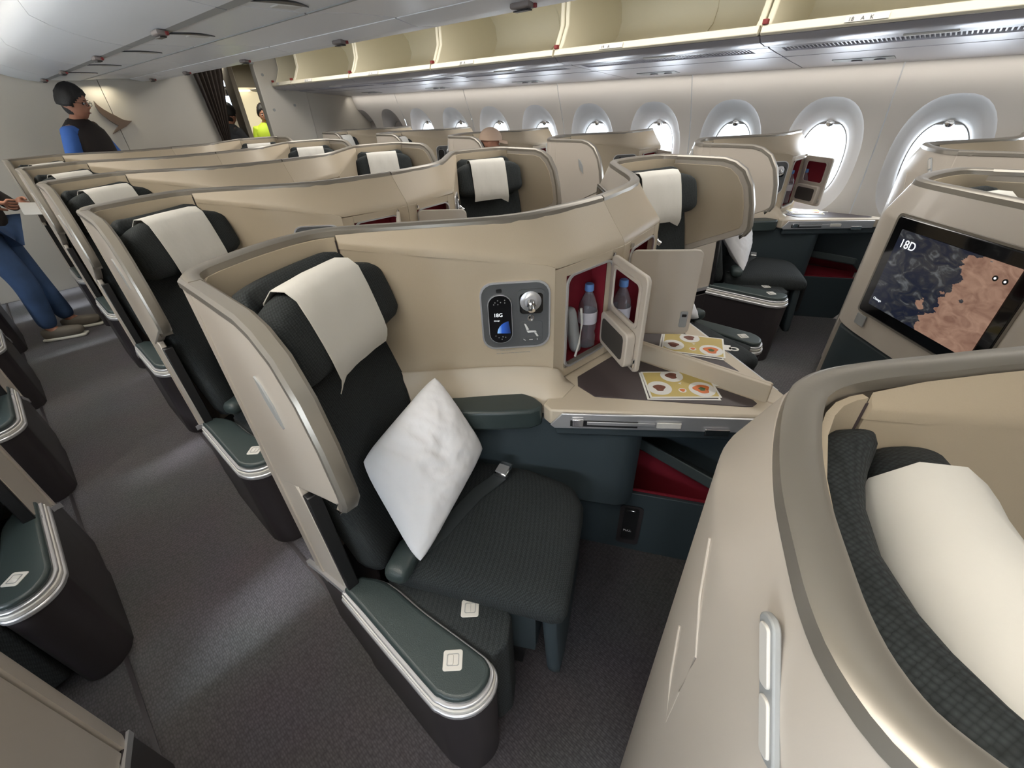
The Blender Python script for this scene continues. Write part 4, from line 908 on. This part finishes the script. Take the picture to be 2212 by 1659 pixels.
# menus
def card_quad(name, pts, z, t, m, parent=None):
    return mesh_obj(name, *prism(pts, z, z + t), m, parent, smooth=0)
def menu(c, ang, z, label, mir=1, simple=False):
    root = empty('menu_card', (c[0], c[1], z), label, 'menu', 'menu cards on the side tables'); root.rotation_euler.z = ang
    w, h = .215, .150
    card_quad('under_card', [(-w / 2 - .010, -h / 2 - .006), (w / 2 - .006, -h / 2 - .012), (w / 2 - .002, h / 2 - .010), (-w / 2 - .006, h / 2 - .002)], 0.0, .0012, M['paper'], root)
    card_quad('under_print', [(-w / 2 - .004, -h / 2 - .001), (w / 2 - .012, -h / 2 - .006), (w / 2 - .010, h / 2 - .016), (-w / 2, h / 2 - .008)], .0012, .0003, M['inlay'], root)
    card_quad('top_card', [(-w / 2, -h / 2), (w / 2, -h / 2), (w / 2, h / 2), (-w / 2, h / 2)], .0016, .0010, M['paper'], root)
    card_quad('gold_print', [(-w / 2 + .006, -h / 2 + .006), (w / 2 - .006, -h / 2 + .006), (w / 2 - .006, h / 2 - .006), (-w / 2 + .006, h / 2 - .006)], .0026, .0003, M['gold'], root)
    def dish(x, y, r, m, inner, extra=None):
        pts = [(max(-w / 2 + .006, min(w / 2 - .006, x + r * math.cos(a))), max(-h / 2 + .006, min(h / 2 - .006, y + r * math.sin(a)))) for a in [2 * math.pi * i / 28 for i in range(28)]]
        q = card_quad('dish_print', pts, .0029, .0003, M['dish'], root)
        mesh_obj('food_print', *prism([(x + inner * math.cos(a) * (1 + .25 * math.sin(3 * a + x * 90)), y + inner * math.sin(a)) for a in [2 * math.pi * i / 20 for i in range(20)]], .0032, .0035), M[m], q, smooth=0)
        if extra: mesh_obj('garnish_print', *prism([(x + extra * math.cos(a) * (1 + .3 * math.sin(5 * a)), y + extra * math.sin(a)) for a in [2 * math.pi * i / 16 for i in range(16)]], .0035, .0038), M['herb'], q, smooth=0)
    dish(.062, -.030, .040, 'soup', .024, .010); dish(-.068, -.022, .038, 'food', .018); dish(-.012, .048, .036, 'food', .018); dish(.0, -.036, .012, 'soup', .008)
    card_quad('bird_print', [(-.004, .004), (.010, .010), (.004, .004), (.006, -.003)], .0029, .0003, M['dish'], root)
    card_quad('cup_card', [(w / 2 - .01, -.010), (w / 2 + .022, -.010), (w / 2 + .022, .030), (w / 2 - .01, .030)], .0004, .001, M['paper'], root)
    q = mesh_obj('cup_handle', *ring_plate((w / 2 + .032, .006, .0004), (1, 0, 0), (0, 1, 0), [(.017 * math.cos(2 * math.pi * i / 20), .014 * math.sin(2 * math.pi * i / 20)) for i in range(20)], [(.010 * math.cos(2 * math.pi * i / 20), .008 * math.sin(2 * math.pi * i / 20)) for i in range(20)], .001), M['paper'], root)
    return root
menu((1.190, .370), math.radians(-51), .7635, 'golden menu card with printed dishes on the near side table, left of the divider')
menu((1.470, .440), math.radians(-68), .7635, 'golden menu card with printed dishes beyond the table divider, partly under the door')
menu((3.93, .60), math.radians(-60), .7635, 'menu card on the window side table below the mirror door')
# water bottle
bt = empty('water_bottle', (1.165, .712, .8065), 'small clear water bottle with a blue cap in the red lined cabinet', 'bottle', 'water bottles in the cabinets')
prof = [(.001, 0), (.026, 0), (.031, .006), (.031, .045), (.027, .058), (.031, .072), (.032, .10), (.032, .138), (.029, .158), (.020, .182), (.0125, .198), (.0125, .208)]
mesh_obj('bottle_body', *lathe((0, 0, 0), (0, 0, 1), prof + [(.0115, .208), (.0115, .198), (.019, .181), (.028, .157), (.031, .137), (.031, .10), (.030, .072), (.026, .058), (.030, .045), (.030, .007), (.001, .003)], 28), M['bottle'], bt, smooth=60)
mesh_obj('bottle_label', *loft([[(r_ * math.cos(2 * math.pi * k / 28), r_ * math.sin(2 * math.pi * k / 28), z) for k in range(28)] for r_, z in ((.0324, .092), (.0328, .094), (.0328, .132), (.0324, .134))], caps=False), M['bottlelabel'], bt, smooth=60)
mesh_obj('bottle_cap', *lathe((0, 0, .204), (0, 0, 1), [(.001, 0), (.0150, 0), (.0155, .003), (.0150, .020), (.013, .023), (.001, .023)], 24), M['capblue'], bt, smooth=50)
b2 = copy_tree(bt); b2.location = (1.165 + 2.77, .712 + .05, .8065); b2['label'] = 'clear water bottle with blue cap in the window seat cabinet by the mirror door'
#b3 = copy_tree(bt); b3.location = (2.54 - 1.165, .712, .8065); b3['label'] = 'clear water bottle behind the plain open door, right of the first bottle'
# headphone case leaning in the cabinet
hp = tag(mesh_obj('headphone_case', *rbox((1.072, .708, .902), (1, -.1, .28), (.1, 1, 0), (-.28, 0, 1), .019, .020, .092, .018, 5), M['greyp'], smooth=70), 'grey zipped headphone case leaning in the red lined cabinet beside the bottle', 'case')
mesh_obj('case_strap', *tube([(1.075, .682, .985), (1.085, .682, .93), (1.078, .684, .86), (1.060, .686, .815)], .004), M['plate'], hp)
# printed card on the beige shell of the window seat in the second row
# ------------------------------------------------------------ people
def skinmesh(name, joints, edges, m, parent, sub=2, root=0):
    me = bpy.data.meshes.new(name); me.from_pydata([j[0] for j in joints], edges, []); o = bpy.data.objects.new(name, me); COL.objects.link(o)
    sk = o.modifiers.new('skin', 'SKIN'); sk.use_smooth_shade = True
    for i, j in enumerate(joints):
        v = me.skin_vertices[0].data[i]; r_ = j[1] if isinstance(j[1], tuple) else (j[1], j[1]); v.radius = r_; v.use_root = (i == root)
    sb = o.modifiers.new('sub', 'SUBSURF'); sb.levels = sub; sb.render_levels = sub
    bpy.context.view_layer.update(); dg = bpy.context.evaluated_depsgraph_get(); m2 = bpy.data.meshes.new_from_object(o.evaluated_get(dg)); bpy.data.objects.remove(o)
    m2.materials.clear(); m2.materials.append(m)
    for p in m2.polygons: p.use_smooth = True
    ob = bpy.data.objects.new(name, m2); COL.objects.link(ob); ob.parent = parent; return ob
def head_mesh(c, f, s=1.0, up_=(0, 0, 1)):
    """head about .235 high; c centre, f facing"""
    r_, f_, u_ = frame(f, up_); c = Vector(c); V = []; n, m_ = 22, 28
    bm = bmesh.new(); bmesh.ops.create_uvsphere(bm, u_segments=m_, v_segments=n, radius=1)
    for v in bm.verts:
        x, y, z = v.co.x, v.co.y, v.co.z       # x side, y front, z up
        X = .076 * x; Y = .096 * y; Z = .118 * z
        if z < 0: X *= 1 - .28 * (-z) ** 1.5; Y = Y * (1 - .10 * (-z)) + .012 * (-z)
        if y > 0:
            Y -= .012 * y * max(0, 1 - abs(z) * 1.5)                                      # flat face plane
            Y += .026 * math.exp(-((x / .17) ** 2)) * math.exp(-(((z + .10) / .18) ** 2)) * y     # nose
            Y += .010 * math.exp(-((x / .32) ** 2)) * math.exp(-(((z + .50) / .12) ** 2)) * y     # lips
            Y += .012 * math.exp(-((x / .35) ** 2)) * math.exp(-(((z + .88) / .15) ** 2))         # chin
            Y -= .009 * math.exp(-(((abs(x) - .36) / .16) ** 2)) * math.exp(-(((z - .10) / .12) ** 2))  # eye sockets
            Y += .005 * math.exp(-(((z - .30) / .12) ** 2)) * y
        v.co = c + (r_ * X + f_ * Y + u_ * Z) * s
    V = [tuple(v.co) for v in bm.verts]; F = [tuple(v.index for v in q.verts) for q in bm.faces]; bm.free(); return V, F
def hair_mesh(c, f, s=1.0, up_=(0, 0, 1), low=-.25, seed=0):
    r_, f_, u_ = frame(f, up_); c = Vector(c)
    bm = bmesh.new(); bmesh.ops.create_uvsphere(bm, u_segments=36, v_segments=24, radius=1)
    for v in bm.verts:
        x, y, z = v.co
        cut = low if y < .1 else low + (y - .1) * 1.15        # hairline rises towards the forehead
        nz = noise.noise(Vector((x * 5, y * 5, z * 5 + seed))) * .08
        k = 1.17 + nz + .08 * max(0, z)
        if z < cut: k = .90; 
        v.co = c + (r_ * .078 * x * k + f_ * (.098 * y * k - .004) + u_ * .118 * z * k * (1.03 if z > 0 else 1)) * s
    V = [tuple(v.co) for v in bm.verts]; F = [tuple(v.index for v in q.verts) for q in bm.faces]; bm.free(); return V, F
def face_bits(parent, c, f, skin, s=1.0, glasses=False, up_=(0, 0, 1)):
    r_, f_, u_ = frame(f, up_); c = Vector(c)
    for sd in (1, -1):
        e = mesh_obj('eye', *rbox(c + (r_ * .029 * sd + f_ * .082 + u_ * .010) * s, r_, f_, u_, .011, .006, .006, .005, 2), M['white'], parent)
        mesh_obj('pupil', *rbox(c + (r_ * .029 * sd + f_ * .087 + u_ * .010) * s, r_, f_, u_, .004, .003, .004, .003, 1), M['black'], e)
        mesh_obj('ear', *rbox(c + (r_ * .076 * sd - f_ * .004 - u_ * .006) * s, r_ * sd + f_ * .25, f_, u_, .008, .017, .030, .008, 3), M[skin], parent, smooth=70)
        mesh_obj('eyebrow', *rbox(c + (r_ * .029 * sd + f_ * .087 + u_ * .032) * s, r_, f_, u_, .016, .004, .003, .003, 1), M['hair'], parent)
    mesh_obj('mouth', *rbox(c + (f_ * .090 - u_ * .058) * s, r_, f_, u_, .022, .005, .004, .004, 2), M['tagred'], parent)
    if glasses:
        g = None
        for sd in (1, -1):
            P_ = [c + (r_ * (.031 * sd + .024 * math.cos(a)) + f_ * .102 + u_ * (.008 + .018 * math.sin(a))) * s for a in [2 * math.pi * i / 16 for i in range(17)]]
            gg = mesh_obj('glasses', *tube(P_, .0018, 6), M['black'], parent); g = g or gg
            mesh_obj('temple_arm', *tube([c + (r_ * .055 * sd + f_ * .100 + u_ * .012) * s, c + (r_ * .079 * sd + f_ * .05 + u_ * .010) * s, c + (r_ * .080 * sd + u_ * .004) * s], .0018, 6), M['black'], g)
def hand_mesh(name, wrist, dirv, palm_n, m, parent, curl=.5, s=1.0):
    """palm with five separate fingers, as one skinned surface"""
    dv = Vector(dirv).normalized(); nn = Vector(palm_n).normalized(); sd = dv.cross(nn).normalized(); w = Vector(wrist)
    J = [(tuple(w), (.024 * s, .018 * s)), (tuple(w + dv * .045 * s), (.036 * s, .014 * s)), (tuple(w + dv * .075 * s), (.038 * s, .012 * s))]; E = [(0, 1), (1, 2)]
    for k, (off, L) in enumerate(((-.030, .062), (-.010, .072), (.010, .068), (.030, .052))):
        b = w + dv * .078 * s + sd * off * s; a1 = curl; p1 = b + (dv * math.cos(a1 * .5) + nn * math.sin(a1 * .5)) * L * .42 * s; p2 = p1 + (dv * math.cos(a1 * 1.3) + nn * math.sin(a1 * 1.3)) * L * .33 * s; p3 = p2 + (dv * math.cos(a1 * 2) + nn * math.sin(a1 * 2)) * L * .25 * s
        i = len(J); J += [(tuple(b), .009 * s), (tuple(p1), .0085 * s), (tuple(p2), .008 * s), (tuple(p3), .006 * s)]; E += [(2, i), (i, i + 1), (i + 1, i + 2), (i + 2, i + 3)]
    b = w + dv * .025 * s - sd * .030 * s; i = len(J); J += [(tuple(b), .012 * s), (tuple(b + (dv * .7 - sd * .6 + nn * .3) * .032 * s), .010 * s), (tuple(b + (dv * .9 - sd * .4 + nn * .6) * .055 * s), .008 * s)]; E += [(1, i), (i, i + 1), (i + 1, i + 2)]
    return skinmesh(name, J, E, m, parent, 1)
def stand(label, cx, cy, face_dir, hgt, mats, pose, head_dir=None, hair=True, glasses=False, lean=(0, 0), group=None):
    """standing or seated figure; mats = (upper cloth, vest or None, trousers, shoes)"""
    k = hgt / 1.75; root = empty('person', (cx, cy, 0), label, 'person', group)
    f = Vector((*face_dir, 0)).normalized(); r_ = f.cross(up); L = Vector((*lean, 0))
    def pt(fr, sd, z, l=0): return tuple(f * fr * k + r_ * sd * k + up * z * k + L * l)
    seat = pose.get('seated'); z0 = pose.get('z0', 0)
    hip = .95 if not seat else z0
    # one continuous body: feet, legs, trunk, arms, neck
    T = lambda z: z if not seat else z - .95 + hip
    J = [(pt(0, 0, T(.95)), (.15 * k, .115 * k)), (pt(0, 0, T(1.12), .3), (.145 * k, .115 * k)), (pt(.01, 0, T(1.30), .7), (.165 * k, .12 * k)), (pt(0, 0, T(1.42), 1), (.12 * k, .085 * k)), (pt(.015, 0, T(1.50), 1.1), (.056 * k, .056 * k)), (pt(.03, 0, T(1.57), 1.2), (.052 * k, .052 * k))]
    E = [(0, 1), (1, 2), (2, 3), (3, 4), (4, 5)]
    for sd, key in ((1, 'ra'), (-1, 'la')):
        el, wr = pose[key]; i = len(J)
        J += [(pt(0, sd * .17, T(1.405), 1), (.062 * k, .062 * k)), (pt(el[0], el[1], T(el[2]), .7), .044 * k), (pt(wr[0], wr[1], T(wr[2]), .5), .028 * k)]; E += [(3, i), (i, i + 1), (i + 1, i + 2)]
    if not seat:
        for sd, key in ((1, 'rl'), (-1, 'll')):
            kn, an = pose[key]; i = len(J)
            J += [(pt(0, sd * .09, .86), .088 * k), (pt(*kn), .060 * k), (pt(*an), .040 * k), (pt(an[0] + .13, an[1] + sd * .02, .035 / k), (.040 * k, .028 * k))]; E += [(0, i), (i, i + 1), (i + 1, i + 2), (i + 2, i + 3)]
    else:
        for sd in (1, -1):
            i = len(J); J += [(pt(.10, sd * .10, T(.93)), .085 * k), (pt(.46, sd * .11, T(.97)), .062 * k), (pt(.50, sd * .11, T(.60)), .045 * k)]; E += [(0, i), (i, i + 1), (i + 1, i + 2)]
    body = skinmesh('body', J, E, M['skin'], root)
    up_j = lambda idx, g: [(J[i][0], tuple(x + g for x in (J[i][1] if isinstance(J[i][1], tuple) else (J[i][1],) * 2))) for i in idx]
    # upper garment: trunk and sleeves
    idx = [0, 1, 2, 3, 6, 7, 8, 9, 10, 11]; J2 = up_j(idx[:4], .006) + up_j(idx[4:], .016)
    skinmesh('shirt', J2, [(0, 1), (1, 2), (2, 3), (3, 4), (4, 5), (5, 6), (3, 7), (7, 8), (8, 9)], M[mats[0]], root)
    if mats[1]:
        rg = []
        for z_, hw, hd, l_ in ((.86, .180, .135, 0), (.95, .195, .145, 0), (1.10, .195, .150, .3), (1.24, .210, .155, .6), (1.34, .215, .150, .8), (1.41, .200, .135, 1), (1.455, .150, .110, 1), (1.49, .095, .085, 1.1), (1.505, .074, .074, 1.1)):
            if seat and z_ < .95: continue
            c_ = Vector(pt(.005, 0, T(z_), l_)); rg.append([tuple(c_ + (r_ * math.copysign(abs(math.cos(q)) ** .8, math.cos(q)) * hw + f * math.copysign(abs(math.sin(q)) ** .9, math.sin(q)) * hd) * k) for q in [2 * math.pi * i / 28 for i in range(28)]])
        mesh_obj('vest', *loft(rg), M[mats[1]], root, smooth=80)
        mesh_obj('collar', *tube([Vector(J[4][0]) + (f * .062 * math.cos(a) + r_ * .066 * math.sin(a)) * k + up * (-.012 - .012 * math.cos(a)) for a in [2 * math.pi * i / 14 for i in range(15)]], .019, 8), M[mats[1]], root, smooth=70)
    if not seat and mats[2]:
        J4 = up_j([0, 12, 13, 14, 16, 17, 18], .024)
        skinmesh('trousers', J4, [(0, 1), (1, 2), (2, 3), (0, 4), (4, 5), (5, 6)], M[mats[2]], root)
        for sd, i in ((1, 14), (-1, 18)):
            a = Vector(J[i][0]); a.z = 0
            def shape(p):
                q = Vector(p); q.x *= 1 - .30 * max(0, -p.y / .14) - .15 * max(0, p.y / .14) ** 2; q.z *= 1 - .35 * max(0, p.y / .14); return q
            sh = mesh_obj('shoe', *rbox(a + f * .065 * k + up * .058, r_, f, up, .047, .140, .045, .035, 5, shape), M[mats[3]], root, smooth=70)
            mesh_obj('shoe_sole', *rbox(a + f * .065 * k + up * .013, r_, f, up, .050, .147, .013, .012, 5, lambda p: Vector((p.x * (1 - .25 * max(0, -p.y / .14) - .18 * max(0, p.y / .14) ** 2), p.y, p.z))), M['sole'], sh, smooth=60)
    hf = Vector((*(head_dir or face_dir), -.18)); hcn = Vector(pt(.050, 0, T(1.625), 1.25)); k *= pose.get('head', 1.06)
    mesh_obj('head', *head_mesh(hcn, hf, k), M['skin'], root, smooth=80)
    if hair: mesh_obj('hair', *hair_mesh(hcn, hf, k), M['hair'], root, smooth=80)
    face_bits(root, hcn, hf, 'skin', k, glasses)
    for sd, key in ((1, 'ra'), (-1, 'la')):
        el, wr = pose[key]; a, b = Vector(pt(el[0], el[1], T(el[2]), .7)), Vector(pt(wr[0], wr[1], T(wr[2]), .5))
        dv = (b - a).normalized(); nn = pose.get(key + 'n') or tuple(-r_ * sd); hand_mesh('hand', b - dv * .01, dv, nn, M['skin'], root, pose.get('curl', .5), hgt / 1.75)
    return root, hcn, pt
man, mh, _ = stand('man with black hair and glasses in dark vest and blue shirt by the partition', .82, 6.08, (.80, -.60), 1.77, ('shirt', 'vest', 'denim', 'shoe'),
      dict(ra=((-.04, .27, 1.14), (.10, .26, .94)), la=((.06, -.26, 1.16), (.24, -.20, 1.02)), rl=((.03, .10, .50), (-.02, .10, .09)), ll=((.02, -.10, .50), (-.04, -.10, .09))), head_dir=(.86, -.50), glasses=True, lean=(-.01, .0))
j, jh, jp = stand('person in blue jeans and grey shoes in the left aisle, holding a small white card', -.17, 5.10, (.90, -.42), 1.74, ('vest', 'vest', 'denim', 'shoe'),
      dict(ra=((-.02, .25, 1.14), (.22, .15, 1.02)), la=((.02, -.25, 1.14), (.22, -.14, .98)), rl=((.08, .09, .50), (.04, .09, .09)), ll=((.05, -.10, .50), (.10, -.12, .09)), curl=.8), head_dir=(.9, -.3))
cardp = Vector((-.17, 5.10, 0)) + Vector((.90, -.42, 0)).normalized() * .35 + up * 1.0
tag(mesh_obj('paper_card', *plate(cardp + Vector((-.06, .02, -.05)), (.9, -.42, -.1), (.05, .02, 1), rrect(.15, .085, .006), .001), M['paper']), 'small white card held by the person in blue jeans', 'card')
# seated passenger with a tan cap
cpn, ch, _ = stand('passenger in a tan cap, only the head showing above a window seat', 3.40, 3.36, (.75, -.66), 1.72, ('sweater', None, None, None),
      dict(ra=((.08, .24, 1.14), (.28, .16, 1.10)), la=((.08, -.24, 1.14), (.28, -.14, 1.10)), seated=True, z0=.525), head_dir=(.66, -.75), hair=False)
def cap_mesh(c, f):
    r_, f_, u_ = frame(f); c = Vector(c); rings = []
    for i in range(8):
        t = i / 7 * math.pi / 2; rings.append([tuple(c + r_ * .092 * math.cos(t) * math.cos(a) + f_ * .116 * math.cos(t) * math.sin(a) + u_ * (.030 + .108 * math.sin(t))) for a in [2 * math.pi * k / 24 for k in range(24)]])
    return loft(rings)
r_, f_, u_ = frame((.66, -.75, -.05))
capo = mesh_obj('cap', *cap_mesh(ch, (.66, -.75, -.05)), M['cap'], cpn, smooth=70)
mesh_obj('cap_peak', *loft([[tuple(ch + f_ * (.085 + .085 * t) + r_ * (.082 * math.sqrt(max(0, 1 - t ** 2.2))) * s + u_ * (.034 - .016 * t - .02 * abs(s) ** 2 + dz)) for s, dz in [(q / 6, 0) for q in range(-6, 7)] + [(q / 6, .006) for q in range(6, -7, -1)]] for t in (0, .25, .5, .75, .92, .995)]), M['cap'], capo, smooth=60)
# crew area beyond the doorway
gl = empty('galley_unit', (2.9, 8.0, 0), 'dark galley wall with two lit crew displays behind the doorway', 'galley')
OFF = Vector((2.9, 8.0, 0))
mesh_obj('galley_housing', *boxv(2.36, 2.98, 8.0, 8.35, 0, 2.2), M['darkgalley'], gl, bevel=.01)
q = mesh_obj('crew_display', *boxv(2.75, 2.955, 7.985, 8.0, 1.57, 1.72), M['black'], gl, bevel=.004)
mesh_obj('display_glass', *boxv(2.762, 2.945, 7.980, 7.986, 1.582, 1.708), M['glowblue'], q)
q = mesh_obj('crew_display', *boxv(2.84, 2.96, 7.985, 8.0, 1.81, 1.90), M['black'], gl, bevel=.004); mesh_obj('display_glass', *boxv(2.855, 2.92, 7.980, 7.986, 1.822, 1.888), M['glowblue'], q)
mesh_obj('handset', *boxv(2.86, 2.90, 7.96, 8.0, 1.73, 1.79), M['black'], gl, bevel=.008)
mesh_obj('shelf', *boxv(2.40, 2.97, 7.90, 8.0, 1.52, 1.545), M['galley'], gl, bevel=.004)
mesh_obj('locker_door', *boxv(2.70, 2.94, 7.985, 8.0, 1.28, 1.50), M['galley'], gl, bevel=.006)
OFF = Vector((0, 0, 0))
tag(mesh_obj('trim_5', *prism([(2.68, 7.2), (2.74, 7.2), (2.76, 7.5), (2.70, 7.5)], 0, 2.2), M['galley'], bevel=.006), kind='structure')
dw = empty('door_1', (3.0, 8.6, 0), kind='structure')
OFF = Vector((3.0, 8.6, 0))
mesh_obj('door_frame', *join(boxv(2.98, 3.06, 8.45, 8.6, 0, 2.2), boxv(3.62, 3.70, 8.45, 8.6, 0, 2.2), boxv(3.06, 3.62, 8.45, 8.6, 1.82, 2.2)), M['galley'], dw, bevel=.01, kind='stuff')
mesh_obj('doorway_glow_panel', *boxv(3.06, 3.62, 8.56, 8.60, 0, 1.82), M['doorlit'], dw)  # glowing panel added for the brightness seen through the open doorway
mesh_obj('door_strip', *boxv(3.07, 3.40, 8.50, 8.55, 1.77, 1.79), M['lampw'], dw)
mesh_obj('green_sign', *boxv(3.10, 3.20, 8.545, 8.558, 1.66, 1.74), M['grass'], dw)
OFF = Vector((0, 0, 0))
tag(mesh_obj('galley_partition', *prism([(3.04, 6.9), (3.30, 6.7), (3.34, 6.75), (3.34, 7.6), (3.28, 7.6), (3.20, 7.1)], 0, 2.2), M['part'], smooth=60, bevel=.01), kind='structure')
stand('crew member in grey knit top bending in the dark galley doorway', 2.42, 7.35, (.75, .3), 1.60, ('sweater', 'sweater', 'denim', 'shoe'),
      dict(ra=((.14, .24, 1.16), (.34, .16, 1.10)), la=((.14, -.24, 1.16), (.34, -.16, 1.10)), rl=((.03, .10, .50), (-.02, .10, .09)), ll=((.02, -.10, .50), (-.04, -.10, .09))), head_dir=(.8, .5), lean=(.10, .03))
stand('worker in a yellow high visibility vest in the bright far doorway', 3.28, 7.98, (-.3, -.9), 1.58, ('hivis', 'hivis', 'denim', 'shoe'),
      dict(ra=((.02, .25, 1.14), (.12, .24, .94)), la=((.02, -.25, 1.14), (.12, -.24, .94)), rl=((.03, .10, .50), (-.02, .10, .09)), ll=((.02, -.10, .50), (-.04, -.10, .09))))

for k, s_ in seats.items():
    if k[0] == 'D': child(s_, 'cabinet_door').location.z -= .018
